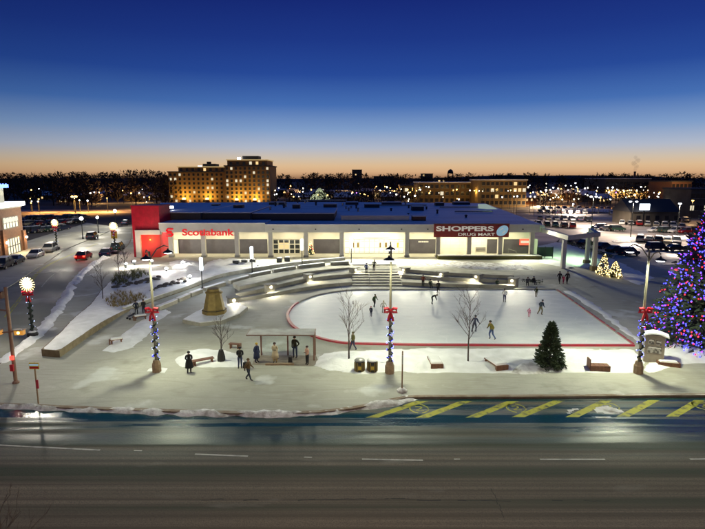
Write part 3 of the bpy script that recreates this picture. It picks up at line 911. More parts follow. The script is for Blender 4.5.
for row, (a, b, n) in enumerate((((110, 291), (150, 284), 7), ((118, 288), (158, 281), 7), ((132, 285), (160, 279), 5), ((150, 293), (186, 283), 8), ((156, 290), (184, 281), 6))):
    for k in range(n):
        t = (k + rr.uniform(0.1, 0.9)) / n
        p = G(a[0] + (b[0] - a[0]) * t, a[1] + (b[1] - a[1]) * t + rr.uniform(-0.8, 0.8))
        o = obj('stone', stone_me, None, (p.x, p.y, bedz(p.x, p.y) + 0.22), rr.uniform(0, 6))
        o.scale = (rr.uniform(0.8, 1.6), rr.uniform(0.7, 1.1), rr.uniform(0.6, 1.0))
        tag(o, 'dark boulder half sunk in the snow of the planting bed', 'stone', 'boulders in the planting bed')

# ---- snow lying about
mound('snow_patch', 'white trodden snow patch on the paving below the walkway', px_poly([(101, 351), (118, 337), (138, 322), (152, 312), (168, 309), (171, 313), (158, 322), (148, 336), (134, 348), (114, 353)]), 0.20, seed=2)
mound('snow_patch', 'snow round the bare tree beside the bus shelter', px_poly([(174, 360), (188, 350.5), (205, 348), (228, 350), (243, 355), (247, 366), (235, 367.5), (200, 368), (180, 367.5)]), 0.22, seed=5)
mound('snow_bank', 'long snow bank between the rink and the pavement', px_poly([(316, 359), (322, 353), (345, 351), (400, 349), (430, 347.6), (500, 348), (560, 348.5), (634, 349), (646, 362), (642, 372.5), (620, 373.5), (560, 373), (500, 373.5), (430, 373), (400, 372), (355, 374.5), (332, 370), (316, 366)]), 0.34, seed=6, rim=1.6)
mound('snow_pile', 'shovelled snow heap next to the litter bins', px_poly([(408, 372), (412, 362), (420, 356), (430, 357), (434, 364), (430, 372), (418, 373.5)]), 0.55, 'snow', 0.3, 1.4, 0.15, 7)
mound('snow_pile', 'shovelled snow heap between the two wooden seats', px_poly([(506, 373), (512, 364), (526, 360), (540, 363), (552, 369), (548, 374), (524, 374.5)]), 0.45, 'snow_dirty', 0.3, 1.4, 0.15, 8, 0.4)
mound('snow_pile', 'shovelled snow heap at the end of the bus shelter', px_poly([(313, 366), (318, 357), (330, 356), (343, 362), (348, 371), (330, 371)]), 0.5, 'snow', 0.3, 1.3, 0.15, 9)
mound('snow_bank', 'snow bank round the foot of the big lit tree', px_poly([(655, 354), (662, 342), (672, 338), (690, 344), (730, 348), (800, 350), (800, 362), (720, 363), (690, 364), (672, 367), (650, 374), (642, 369)]), 0.45, seed=10, rim=1.5)
def kb(x, y):
    return -0.14
mound('snow_bank', 'dirty ploughed snow ridge along the street kerb', [tuple(G0(a, b)[:2]) for a, b in ((-60, 400.5), (0, 402.5), (60, 405), (150, 407.5), (230, 409.5), (290, 410), (330, 407.5), (365, 402), (393, 394.5), (402, 391.5), (410, 394), (417, 398.5), (400, 404), (365, 408.5), (330, 413.5), (290, 416), (230, 415.5), (150, 413), (60, 410), (0, 407), (-60, 404))], 0.30, 'snow_dirty', 0.25, 0.45, 0.28, 12, 0.75, kb)
mound('snow_ridge', 'thin crust of snow along the kerb by the yellow bays', [tuple(G0(a, b)[:2]) for a, b in ((425, 395.4), (470, 395), (560, 394.6), (640, 393.8), (705, 393.4), (760, 393), (760, 394.6), (705, 395), (640, 395.2), (560, 395.8), (470, 396.2), (425, 396.8))], 0.10, 'snow_dirty', 0.3, 0.2, 0.12, 13, 0.9)
sk = [p for p in SIDE_KERB if p[1] < 92][2:]
mound('snow_bank', 'snow ridge along the side street kerb', offset_line(sk, 0.7) + offset_line(sk, -1.0)[::-1], 0.45, 'snow', 0.4, 0.8, 0.3, 15, 0.6, lambda x, y: H(x, y) - 0.12)
mound('snow_bank', 'narrow snow ridge beside the walkway edge of the rink', [tuple(G0(a, b)[:2]) for a, b in ((560, 290.5), (575, 298), (600, 314), (637, 342), (643, 342), (612, 316), (590, 300), (573, 291.5))], 0.28, 'snow', 0.4, 0.9, 0.3, 16)
mound('snow_bed', 'snow covering the beds above the right hand terrace', px_poly([(409, 264), (410, 260.5), (437, 261), (480, 262.5), (530, 266), (537, 271), (522, 275), (500, 272), (460, 268), (430, 266)]), 0.30, 'snow_dirty', 0.6, 1.2, 0.3, 17, 0.6)
mound('snow_bed', 'rough snow on the upper terrace in front of the bank', px_poly([(206, 263), (214, 259.5), (240, 259.5), (262, 260), (266, 265), (240, 270), (224, 274), (204, 281), (196, 276)]), 0.35, 'snow', 0.6, 1.5, 0.3, 18, 0.7)
mound('snow_bed', 'heaped snow under the low lights beside the bank entrance', px_poly([(168, 262), (186, 259), (200, 262), (204, 268), (190, 277), (172, 271)]), 0.45, 'snow', 0.5, 1.6, 0.3, 19, 0.8)
mound('snow_patch', 'small square of snow at the foot of the garlanded pole by the walkway', px_poly([(145, 372), (150, 367), (168, 367), (166, 373)]), 0.12, seed=20)
mound('snow_field', 'snow covered lawn below the white pergola', px_poly([(539, 263), (539, 246), (556, 242), (585, 247), (620, 262), (655, 278), (640, 287), (610, 273), (590, 267), (566, 268)]), 0.25, 'snow', 1.0, 3.0, 0.4, 21, 0.5)

for k_, pl_ in enumerate((((562, 409), (576, 404.5), (588, 405), (584, 410), (570, 412.5)), ((590, 406), (606, 404), (622, 408), (612, 411), (596, 411.5)), ((578, 413), (600, 412.5), (612, 414), (596, 416)))):
    mound('slush', ('grey slush smeared over the worn yellow stripe', 'grey slush smeared round a yellow bay symbol', 'thin slush streak at the road edge of the yellow bays')[k_], [tuple(G0(a, b)[:2]) for a, b in pl_], 0.02, 'snow_dirty', 0.2, 0.4, 0.5, 14 + k_, 1.5, lambda x, y: -0.142)
struct(sheet('near_pavement', [(-140, 4), (140, 4), (140, 16.6), (-140, 16.6)], 0.0, 'plaza', cell=None, skirt=0.15))

# ================================================================== THE SHOPPING MALL
YM = G0(352.5, 257, PLATEAU).y                     # front line of the columns
def mx(px, py=240): return W(px, py, YM).x
def mz(py): return W(352.5, py, YM).z - PLATEAU    # height above the mall's floor at the front line
YW = 4.2                                           # the shop wall stands this far behind the columns
def wx(px, py=246): return W(px, py, YM + YW).x
def wz(py): return W(352.5, py, YM + YW).z - PLATEAU
mall = thing('shopping_mall', 'long low shopping mall with white columned front and snowy flat roof', 'building', (0, YM, PLATEAU))
X0, X1 = mx(160.5), mx(538)
ZB0, ZB1 = mz(232), mz(224.6)
# floor of the portico
MB().bx(X0 - 0.5, X1 + 0.4, -0.9, YW, -0.5, 0.03).build('portico_floor', 'plaza', mall)
# shop wall, cut into pieces so that openings are real
MB().bx(X0, X1, YW + 0.5, YW + 58, -0.5, ZB1 - 0.25).build('core', 'far_wall', mall)
wall_top = ZB1 - 0.1
MB().bx(X0, X1, YW + 0.02, YW + 0.5, wz(239.2), wall_top).build('upper_wall', 'cream', mall)
MB().bx(X0, X1, YW + 0.02, YW + 0.5, -0.4, wz(254.2)).build('plinth', 'paint_white', mall)
zt, zb = wz(239.2), wz(254.2)
def pier(a, b, m='cream'):
    MB().bx(wx(a), wx(b), YW + 0.02, YW + 0.5, zb, zt).build('wall_pier', m, mall)
def panel(a, b, m, name='window', inset=0.18, za=None, zc=None, frame=True):
    a0, b0 = wx(a), wx(b)
    za = zb if za is None else za; zc = zt if zc is None else zc
    o = MB().bx(a0, b0, YW + inset, YW + 0.46, za, zc).build(name, m, mall)
    if frame:
        f = MB()
        for x in (a0 + 0.04, b0 - 0.04):
            f.bx(x - 0.04, x + 0.04, YW + inset - 0.06, YW + inset + 0.02, za, zc)
        f.bx(a0 + 0.08, b0 - 0.08, YW + inset - 0.06, YW + inset + 0.02, zc - 0.08, zc)
        f.bx(a0 + 0.08, b0 - 0.08, YW + inset - 0.06, YW + inset + 0.02, za, za + 0.08)
        f.build('frame', 'dark_steel' if m == 'dark_panel' else 'paint_white', o)
    return o
# bays from the bank to the drugstore
panel(161.5, 177.5, 'shop_glow', 'lit_window')
for k in range(1, 4):
    x = wx(161.5 + 4 * k); MB().bx(x - 0.05, x + 0.05, YW + 0.08, YW + 0.17, zb, zt).build('mullion', 'paint_white', mall)
panel(178.5, 202.5, 'dark_panel'); pier(202.5, 206); panel(206, 235.5, 'dark_panel'); pier(235.5, 239); panel(239, 267.5, 'dark_panel'); pier(267.5, 273)
# the window with a cream lattice
o = panel(273, 300, 'glass', 'lattice_window', 0.30)
lm = MB()
for i in range(6):
    x = wx(273) + (wx(300) - wx(273)) * i / 5
    lm.bx(x - 0.09, x + 0.09, YW + 0.16, YW + 0.29, zb, zt)
lm.build('mullion', 'cream', o)
lm = MB()
for i in (0.03, 0.33, 0.66, 0.97):
    z = zb + (zt - zb) * i
    lm.bx(wx(273) + 0.1, wx(300) - 0.1, YW + 0.18, YW + 0.27, z - 0.08, z + 0.08)
lm.build('transom', 'cream', o)
for i, (a, b) in enumerate(((278.6, 283.6), (284.2, 289))):
    MB().bx(wx(a), wx(b), YW + 0.285, YW + 0.297, zb + 0.9, zt - 0.7).build('lit_pane', 'win_lit', o)
pier(300, 313.5); panel(313.5, 339.5, 'dark_panel'); pier(339.5, 344.5)
# the entrance: doors of lit glass, fully open to the canopy
za_e, zc_e = 0.05, wz(233.5)
ent = panel(344.5, 404, 'entrance_glow', 'entrance', 0.42, za_e, zt)
bars = MB()
for i in range(13):
    x = wx(344.5) + (wx(404) - wx(344.5)) * i / 12
    bars.bx(x - 0.07, x + 0.07, YW + 0.2, YW + 0.40, 0.05, zt)
bars.build('door_frame', 'stucco', ent)
bars = MB()
for z in (0.35, 1.05, 2.25):
    bars.bx(wx(344.5) + 0.1, wx(404) - 0.1, YW + 0.24, YW + 0.39, z - 0.05, z + 0.05)
bars.build('door_rail', 'stucco', ent)
for a in (352, 357, 379, 385, 397):
    MB().bx(wx(a), wx(a + 2.2), YW + 0.37, YW + 0.415, 1.0, 2.0).build('notice', 'bronze' if a != 397 else 'banner', ent)
# lit lettering over the doors
es = MB(); x = wx(365)
rr = random.Random(21)
while x < wx(387):
    w = rr.uniform(0.28, 0.46)
    for zz in (0, 0.27, 0.54):
        if rr.random() < 0.85:
            es.bx(x, x + w, YW - 0.24, YW - 0.16, wz(236.6) + zz, wz(236.6) + zz + 0.10)
    for xx in (0, w - 0.09):
        if rr.random() < 0.8:
            es.bx(x + xx, x + xx + 0.09, YW - 0.25, YW - 0.17, wz(236.6), wz(236.6) + 0.64)
    x += w + 0.16
es.build('lit_letters', 'shop_sign', mall)
MB().bx(wx(362), wx(390), YW - 0.155, YW + 0.015, wz(237.6), wz(231.6)).build('sign_board', 'cream', mall)
pier(404, 409); o = panel(409, 436, 'dark_panel'); pier(436, 441.5)
w0 = MB(); x = wx(418.5)
for i in range(9):
    w0.bx(x + i * 0.21, x + i * 0.21 + 0.13, YW + 0.10, YW + 0.17, zt - 0.62, zt - 0.36)
w0.build('shop_lettering', 'sign_white', o)
# white panelled shop front
for a, b in ((441.5, 468.5), (470.5, 487)):
    o = panel(a, b, 'paint_white', 'white_panel', 0.10)
    g = MB()
    for i in range(1, 5):
        z = zb + (zt - zb) * i / 5
        g.bx(wx(a) + 0.1, wx(b) - 0.1, YW + 0.085, YW + 0.11, z - 0.02, z + 0.02)
    for i in range(1, 3):
        xx = wx(a) + (wx(b) - wx(a)) * i / 3
        g.bx(xx - 0.02, xx + 0.02, YW + 0.083, YW + 0.108, zb + 0.1, zt - 0.1)
    g.build('panel_joint', 'stucco', o)
o = MB().bx(wx(475.5), wx(486), YW + 0.02, YW + 0.098, zb + 0.55, zb + 1.35).build('vent', 'stucco', mall)
v = MB()
for i in range(4):
    v.bx(wx(476), wx(485.5), YW - 0.02, YW + 0.018, zb + 0.62 + i * 0.18, zb + 0.71 + i * 0.18)
v.build('louvre', 'dark_panel', o)
pier(468.5, 470.5); panel(487, 500.5, 'dark_panel'); pier(500.5, 503.5); o = panel(503.5, 531, 'dark_panel'); pier(531, 537.5)
scr = MB().bx(wx(519.5), wx(530.5), YW - 0.05, YW + 0.10, zt - 1.1, zt + 0.05).build('screen', glow('red_screen', (1.0, 0.12, 0.06), 1.3), mall)
MB().bx(wx(520.5), wx(529.5), YW - 0.065, YW - 0.052, zt - 0.72, zt - 0.30).build('screen_text', 'win_white', scr)
hr = MB(); hr.tube([(wx(507), YW - 0.9, 0.03), (wx(507), YW - 0.9, 1.0), (wx(515), YW - 0.9, 0.55), (wx(515), YW - 0.9, 0.03)], 0.04, 6); hr.build('handrail', 'steel', mall)
# columns and beam
for px in (171, 203.5, 237, 270.6, 306, 341.7, 407, 438, 469, 500, 531.8):
    c = MB().bx(mx(px) - 0.36, mx(px) + 0.36, -0.36, 0.36, -0.3, ZB0).build('column', 'stucco', mall)
    MB().bx(mx(px) - 0.44, mx(px) + 0.44, -0.44, 0.44, -0.3, 0.35).build('column_base', 'concrete', c)
MB().bx(mx(161), mx(266), -0.62, YW - 0.2, ZB0, mz(223.2)).build('fascia', 'stucco', mall)
MB().bx(mx(266) + 0.003, X1, -0.60, YW - 0.2, ZB0, ZB1).build('beam', 'cream', mall)
MB().bx(mx(161), mx(266), -0.72, YW + 2, mz(223.2), mz(222.6)).build('coping', 'snow', mall)
MB().bx(mx(266) + 0.003, X1 + 0.05, -0.70, YW + 2, ZB1, ZB1 + 0.12).build('coping', 'snow', mall)
MB().bx(mx(161) + 0.02, X1, YW - 0.2, YW + 0.02, ZB0 + 0.3, ZB1 - 0.12).build('soffit', 'cream', mall)
# recessed groove lines along the fascia
for z in (0.33, 0.66):
    MB().bx(mx(266) + 0.02, X1, -0.612, -0.598, ZB0 + (ZB1 - ZB0) * z - 0.02, ZB0 + (ZB1 - ZB0) * z + 0.02).build('fascia_line', 'stucco', mall)
# roof: an edge polygon receding like the real one
YR = YM + YW
def rooff(px, py, z): 
    p = G0(px, py, z + PLATEAU); return (p.x, p.y - YM)
zr0 = ZB1 - 0.18
roof = MB(); roof.prism([(X0 + 0.1, 1.2), (mx(540), 1.2), rooff(545, 226, zr0), rooff(500, 209, zr0), rooff(485, 203.5, zr0), rooff(330, 202, zr0), rooff(160, 203, zr0)], zr0 - 0.5, zr0 + 0.05)
roofo = roof.build('roof', 'roof_snow', mall)
# raised roof volumes, each box placed on the roof
def rbox(pxa, pxb, py_base, h, depth, m='stucco', top='roof_snow', name='raised_roof'):
    a = G0(pxa, py_base, zr0 + PLATEAU); b = G0(pxb, py_base, zr0 + PLATEAU)
    o = MB().bx(a.x, b.x, a.y - YM, a.y - YM + depth, zr0 - 0.1, zr0 + h).build(name, m, mall)
    MB().bx(a.x - 0.15, b.x + 0.15, a.y - YM - 0.15, a.y - YM + depth + 0.15, zr0 + h, zr0 + h + 0.18).build('snow_cover', top, o)
    return o
rbox(163, 201, 222.6, 1.8, 26, 'far_wall')
rbox(203, 250, 222.0, 1.7, 24, 'dark_roof')
rbox(252, 334, 221.0, 1.4, 20, 'dark_roof')
rbox(341, 409, 221.3, 0.95, 9, 'cream')
rbox(413, 426, 221.3, 0.9, 3, 'brick', name='roof_unit')
for px, py, w, h, d in ((296, 208, 1.6, 0.9, 2), (330, 207, 3, 0.8, 3), (372, 208, 4.2, 1.0, 3), (352, 205, 4, 0.8, 4), (392, 205.5, 6, 0.9, 4), (418, 211, 3, 1.1, 3), (440, 206, 2.5, 0.9, 3), (462, 205, 5, 0.8, 3), (238, 209, 2.0, 1.0, 2), (215, 207, 1.6, 0.8, 2), (277, 205, 5, 0.8, 3)):
    a = G0(px, py, zr0 + PLATEAU + (1.7 if px < 335 and py > 206.5 else 0))
    zz = zr0 + (1.5 if px < 335 and py > 206.5 else 0)
    o = MB().bx(a.x - w / 2, a.x + w / 2, a.y - YM, a.y - YM + d, zz, zz + h).build('roof_unit', 'dark_roof', mall)
    MB().bx(a.x - w / 2 + .1, a.x + w / 2 - .1, a.y - YM + .1, a.y - YM + d - .1, zz + h, zz + h + 0.12).build('snow_cover', 'roof_snow', o)
a = G0(486, 209.5, zr0 + PLATEAU); b = G0(496, 209.5, zr0 + PLATEAU)
sk_ = MB(); sk_.add([(a.x - 1, a.y - YM + 5, zr0 + 1.2), (a.x + 1.3, a.y - YM + 5, zr0 + 1.2), (b.x + 0.5, a.y - YM, zr0 + 0.12), (b.x - 2.4, a.y - YM, zr0 + 0.12), (a.x - 1, a.y - YM + 5, zr0), (a.x + 1.3, a.y - YM + 5, zr0)], [(3, 2, 1, 0), (0, 1, 5, 4), (2, 5, 1), (3, 0, 4)])
sk_.build('glowing_slope', glow('slope_glow', (0.75, 0.95, 0.85), 0.28), mall)  # slanted roof patch, its brightness put in as glow
rv = random.Random(44)
for i in range(26):
    px, py = rv.uniform(260, 500), rv.uniform(204.5, 218)
    if px > 410 + (py - 203) * 4: continue
    a = G0(px, py, zr0 + PLATEAU)
    h_ = rv.uniform(.35, .8)
    v_ = MB(); v_.lathe([(.22, -.1), (.22, h_), (.34, h_ + .02), (.34, h_ + .16), (.1, h_ + .24)], 8, (a.x, a.y - YM, zr0 + (1.4 if px < 335 else .05))); v_.build('roof_vent', rv.choice(('steel', 'dark_roof')), mall)
for px, py, L_ in ((300, 206, 14), (372, 206.5, 16), (440, 208.5, 12), (455, 213, 9)):
    a = G0(px, py, zr0 + PLATEAU)
    zz = zr0 + (1.4 if px < 335 else .05)
    MB().bx(a.x, a.x + L_, a.y - YM, a.y - YM + .5, zz + .15, zz + .5).build('roof_duct', 'steel', mall)
# bank sign on the fascia
lx0, lx1, lz0, lz1 = mx(183.5, 232), mx(235, 232), mz(235.2), mz(228.6)
text_part('bank_lettering', 'Scotiabank', lx0, lx1, lz0, lz1, -0.72, 'red_letter', mall, 0.025)
lg = MB()
sx0, sx1, sz0, sz1 = mx(168), mx(175.2), mz(236.6), mz(227.6)
cx_, cz_ = (sx0 + sx1) / 2, (sz0 + sz1) / 2
u = (sx1 - sx0) / 2; vz = (sz1 - sz0) / 2
def bar(pts, t):
    q = [(cx_ + a * u, cz_ + b * vz) for a, b in pts]
    for (xa, za), (xb, zb_) in zip(q[:-1], q[1:]):
        L = math.hypot(xb - xa, zb_ - za) or 1
        nx, nz_ = -(zb_ - za) / L * t, (xb - xa) / L * t
        ex, ez = (xb - xa) / L * t * 0.6, (zb_ - za) / L * t * 0.6
        vs = [(X, Y, Z) for Y in (-0.80, -0.66) for X, Z in ((xa - ex + nx, za - ez + nz_), (xb + ex + nx, zb_ + ez + nz_), (xb + ex - nx, zb_ + ez - nz_), (xa - ex - nx, za - ez - nz_))]
        lg.add(vs, [(0, 1, 2, 3), (7, 6, 5, 4), (0, 4, 5, 1), (1, 5, 6, 2), (2, 6, 7, 3), (3, 7, 4, 0)])
bar([(0.85, 0.78), (-0.45, 0.78), (-0.8, 0.45), (-0.5, 0.12), (0.5, -0.12), (0.8, -0.45), (0.45, -0.78), (-0.85, -0.78)], 0.13)
lg.lathe([(0.30, -0.30), (0.38, -0.12), (0.38, 0.12), (0.30, 0.30)], 12, (cx_, -0.70, cz_), 1, 0.25)
lg.build('bank_logo', 'red_letter', mall)
# drugstore sign
sg = MB().bx(mx(433.2, 230), mx(507.5, 230), -0.95, -0.62, mz(236.6), mz(224.0)).build('sign_board', 'sign_red', mall)
MB().bx(mx(433.2, 230) - .06, mx(507.5, 230) + .06, -0.90, -0.66, mz(224.0) + .002, mz(224.0) + .14).build('sign_cap', 'brick', sg)
text_part('shop_lettering', 'SHOPPERS', mx(435), mx(491.5), mz(230.6), mz(225.6), -1.02, 'sign_white', sg, 0.03)
text_part('shop_lettering', 'DRUG MART', mx(457), mx(493), mz(235.2), mz(232.3), -1.02, 'sign_white', sg, 0.01)
ov = MB(); c0 = (mx(500.3), mz(230.2))
n = 20; ca, sa = math.cos(R(38)), math.sin(R(38))
pts = []
for k_ in range(n):
    a = 2 * math.pi * k_ / n
    ex, ez = math.cos(a) * 1.12, math.sin(a) * 0.80
    pts.append((c0[0] + ex * ca - ez * sa, c0[1] + ex * sa + ez * ca))
ov.add([(x, y, z) for y in (-1.06, -0.96) for x, z in pts], [tuple(range(n)), tuple(range(2 * n - 1, n - 1, -1))] + [(k_ + n, (k_ + 1) % n + n, (k_ + 1) % n, k_) for k_ in range(n)])
ovo = ov.build('pill_emblem', 'sign_blue', sg)
st = MB()
for a, b in (((-0.45, 0.1), (0.1, 0.5)), ((0.0, -0.45), (0.45, 0.0))):
    p, q = Vector((c0[0] + a[0], c0[1] + a[1])), Vector((c0[0] + b[0], c0[1] + b[1]))
    st.tube([(p.x, -1.07, p.y), (q.x, -1.07, q.y)], 0.09, 6)
st.build('emblem_stroke', 'sign_white', ovo)
# soffit downlights
for i, px in enumerate((167, 187, 220, 254, 288, 324, 358, 390, 422, 453, 484, 516)):
    f = MB(); f.lathe([(0.20, -0.06), (0.22, 0.0)], 10, (mx(px), 2.4, ZB0 - 0.005)); f.build('soffit_light', 'lamp_warm', mall)
    light('AREA', (mx(px), 2.2, ZB0 - 0.12), {358: 420, 390: 420, 453: 360, 484: 360}.get(px, 165), (1.0, 0.88, 0.58), 0.2, mall, (0, 0, 0), size=(4.0, 1.2))
# black floods on the beam; the last two are added to brighten the rink
for px in (274, 316, 359, 401, 427, 521):
    MB().box((mx(px), -0.72, ZB1 - 0.75), (0.22, 0.24, 0.2)).build('beam_and_fill_flood', 'black', mall)
    light('SPOT', (mx(px), -0.95, ZB1 - 0.80), 5400, (1.0, 0.97, 0.72), 0.4, mall, (R(-68), 0, 0), 120, 0.6)
# the red corner tower of the bank
tw = thing('red_tower', 'red panelled sign tower with white frame at the corner of the bank', 'tower', (mx(146, 230), YM - 0.4, PLATEAU))
tx = lambda px: mx(px, 230) - mx(146, 230)
zt_t = mz(206.5)
MB().bx(tx(132.5), tx(160), 0.4, 6.0, -0.4, zt_t).build('shaft', 'red_panel', tw)
for i in range(1, 6):
    xx = tx(132.5) + (tx(160) - tx(132.5)) * i / 6
    MB().bx(xx - 0.025, xx + 0.025, 0.385, 0.402, mz(229), zt_t).build('panel_seam', 'bow', tw)
for zf_ in (0.2, 0.4, 0.6, 0.8):
    z = mz(229) + (zt_t - mz(229)) * zf_
    MB().bx(tx(132.5), tx(160), 0.388, 0.403, z - 0.02, z + 0.02).build('panel_seam', 'bow', tw)
MB().bx(tx(132.5) - 0.08, tx(160) + 0.08, 0.32, 6.08, zt_t, zt_t + 0.16).build('coping', 'bow', tw)
fr = MB(); fr.bx(tx(136.5), tx(161.5), -0.4, 0.38, mz(234.2), mz(229.8)); fr.bx(tx(136.5), tx(141.3), -0.4, 0.38, -0.4, mz(234.2)); fr.build('white_frame', 'stucco', tw)
MB().bx(tx(141.3), tx(160), 0.12, 0.36, -0.2, mz(234.2)).build('lit_panel', 'red_lit', tw)
MB().ball((tx(150.5), 0.0, mz(239.5)), 0.14, 8, 5).build('panel_lamp', glow('orange_lamp', (1.0, 0.35, 0.05), 3), tw)
light('POINT', (tx(150.5), -0.7, mz(239.5)), 75, (1.0, 0.50, 0.12), 0.3, tw)
light('SPOT', (tx(146), -5.5, 0.4), 950, (1.0, 0.75, 0.6), 0.2, tw, (R(125), 0, 0), 70, 0.7)
fl = MB().box((tx(146), -5.7, 0.2), (0.5, 0.4, 0.4)); fl.build('ground_flood', 'dark_steel', tw)
# bank's roof-edge floods (the two bright spots above the tower)
for px, py in ((157.5, 205.2), (171.5, 207.2)):
    a = W(px, py, YM + 12)
    t = thing('roof_floodlight', 'white floodlight on a short bracket above the bank roof', 'floodlight', (a.x, a.y, PLATEAU + zr0 + 1.7), 0, 'floodlights over the bank roof')
    h = a.z - PLATEAU - zr0 - 1.7
    MB().tube([(0, 0, -0.1), (0, 0, h)], 0.06, 6).build('bracket', 'dark_steel', t)
    MB().box((0, -0.1, h), (0.75, 0.3, 0.42)).build('flood_head', 'lamp_white', t)
# pergola that carries the beam on to the right
pg = thing('pergola', 'white beam on free standing columns running out from the drugstore', 'pergola', (mx(540), YM, 0))
P0 = mx(540)
cols = ((562.8, 268.5), (586.5, 264), (593.5, 270.5))
zbm = PLATEAU + ZB0
pr = W(598, 228, YM - 4)
for px, py in cols:
    c = G(px, py)
    yy = c.y
    o = MB().bx(c.x - P0 - 0.29, c.x - P0 + 0.29, yy - YM - 0.29, yy - YM + 0.29, -0.2, zbm + 0.02).build('column', 'stucco', pg)
    MB().bx(c.x - P0 - 0.48, c.x - P0 + 0.48, yy - YM - 0.48, yy - YM + 0.48, -0.2, 0.75).build('column_base', 'bedwall', o)
cA, cB, cC = (G(*c) for c in cols)
MB().bx(0.05, cA.x - P0 + 0.5, -0.5, 0.4, zbm, PLATEAU + ZB1 - 0.55).build('beam', 'stucco', pg)
wb = MB(); a = Vector((cA.x - P0 + 0.3, cA.y - YM)); b = Vector((cC.x - P0 + 0.5, cC.y - YM))
wall_strip(wb, [(0.05, -0.62), tuple(a + Vector((0, -0.45))), tuple(b + Vector((0, -0.45)))], 0.7, zbm, PLATEAU + ZB1 - 0.60); wb.build('front_beam', 'stucco', pg)
wb = MB(); wall_strip(wb, [(cC.x - P0 + 0.5, cC.y - YM), (cB.x - P0 + 0.9, cB.y - YM + 0.4)], 0.8, zbm + 0.01, PLATEAU + ZB1 - 0.64); wb.build('side_beam', 'stucco', pg)
# low planter wall under the drugstore windows
pw = MB(); a, b = G0(437.5, 262.5, 0.6), G0(537, 265, 0.6)
pl = thing('planter_wall', 'long olive planter wall below the drugstore front', 'planter', (a.x, a.y - 0.4, PLATEAU))
pw.bx(0, mx(537.5) - a.x, 0, 1.6, -0.9, 0.55); pw.build('wall', mat('olive_block', (0.13, 0.12, 0.03), 0.85, col2=(0.09, 0.085, 0.02), scale=1.0), pl)
sm = MB(); sm.bx(0.1, mx(537.5) - a.x - 0.1, 0.12, 1.5, 0.5, 0.64); sm.build('snow_cover', 'snow', pl)
# christmas wreath by the entrance
p = W(311, 250, YM + YW - 0.5)
wt = thing('lit_decoration', 'tall yellow and red lit garland figure by the lattice window', 'decoration', (p.x, YM + YW - 1.2, PLATEAU + 0.03))
d = MB(); d.lathe([(0.62, 0), (0.5, 0.5), (0.32, 0.95), (0.36, 1.3), (0.15, 2.1), (0.02, 2.4)], 9); d.build('figure', 'garland', wt)
for m, n, s in (('bulb_warm', 70, 1), ('bulb_red', 28, 2)):
    g = MB(); rq = random.Random(s)
    for _ in range(n):
        z = rq.uniform(0.1, 2.3); a = rq.uniform(0, 6.28); r = 0.66 - 0.24 * z
        g.octa((r * math.cos(a), r * math.sin(a), z), 0.07)
    g.build('fairy_lights', m, wt)['kind'] = 'stuff'

# ================================================================== LAMPS AND STREET FURNITURE
WARMW = (0.97, 1.0, 0.70)
def add_bow(parent, z, r=0.16):
    b = MB()
    for s in (-1, 1):
        pts = [(0, -r - .05, 0), (s * .22, -r - .12, .20), (s * .44, -r - .10, .17), (s * .46, -r - .08, -.10), (s * .22, -r - .10, -.10), (0, -r - .05, 0)]
        b.tube([(x, y, z + q) for x, y, q in pts], [.06, .12, .13, .12, .10, .05], 6)
        b.tube([(0, -r - .06, z), (s * .12, -r - .10, z - .45), (s * .20, -r - .08, z - .80)], [.05, .10, .09], 5)
    b.ball((0, -r - .10, z), .12, 8, 5)
    return b.build('bow', 'bow', parent)
def add_garland(parent, z0, z1, r=0.17, turns=6, bulbs=80, seed=1, mats=('bulb_blue', 'bulb_white'), th=0.05):
    rq = random.Random(seed)
    g = MB(); n = turns * 12
    pts = []
    for i in range(n + 1):
        t = i / n; a = t * turns * 2 * math.pi
        pts.append(Vector((math.cos(a) * r, math.sin(a) * r, z0 + (z1 - z0) * t)))
    g.tube(pts, th, 6)
    for p in pts:
        for _ in range(5):
            d = Vector((rq.uniform(-1, 1), rq.uniform(-1, 1), rq.uniform(-1, 1))) * 0.13
            e = Vector((rq.uniform(-1, 1), rq.uniform(-1, 1), rq.uniform(-1, 1))) * 0.07
            g.add([p - e, p + e, p + d], [(0, 1, 2)])
    o = g.build('garland', 'garland', parent)
    for m in mats:
        b = MB()
        for _ in range(bulbs // len(mats)):
            p = rq.choice(pts); a = math.atan2(p.y, p.x) + rq.uniform(-.3, .3)
            rad = r + th + 0.05
            b.octa((math.cos(a) * rad, math.sin(a) * rad, p.z + rq.uniform(-.08, .08)), 0.036)
        b.build('fairy_lights', m, o)['kind'] = 'stuff'
    return o
def lamp_head(parent, x, y, z, power, col=WARMW, r=0.40, lit=True):
    h = MB(); h.lathe([(r, 0.0), (r * .92, .06), (r * .5, .15), (r * .2, .22), (.05, .34)], 14, (x, y, z))
    o = h.build('lamp_shade', 'dark_steel', parent, smooth=True)
    MB().lathe([(r * .25, -.10), (r * .62, -.07), (r * .8, -.015)], 14, (x, y, z)).build('lens', 'lamp_white' if lit else 'steel', o)
    if lit:
        light('SPOT', (x, y, z - 0.18), power, col, 0.4, parent, (0, 0, 0), 168, 0.25)
    return o
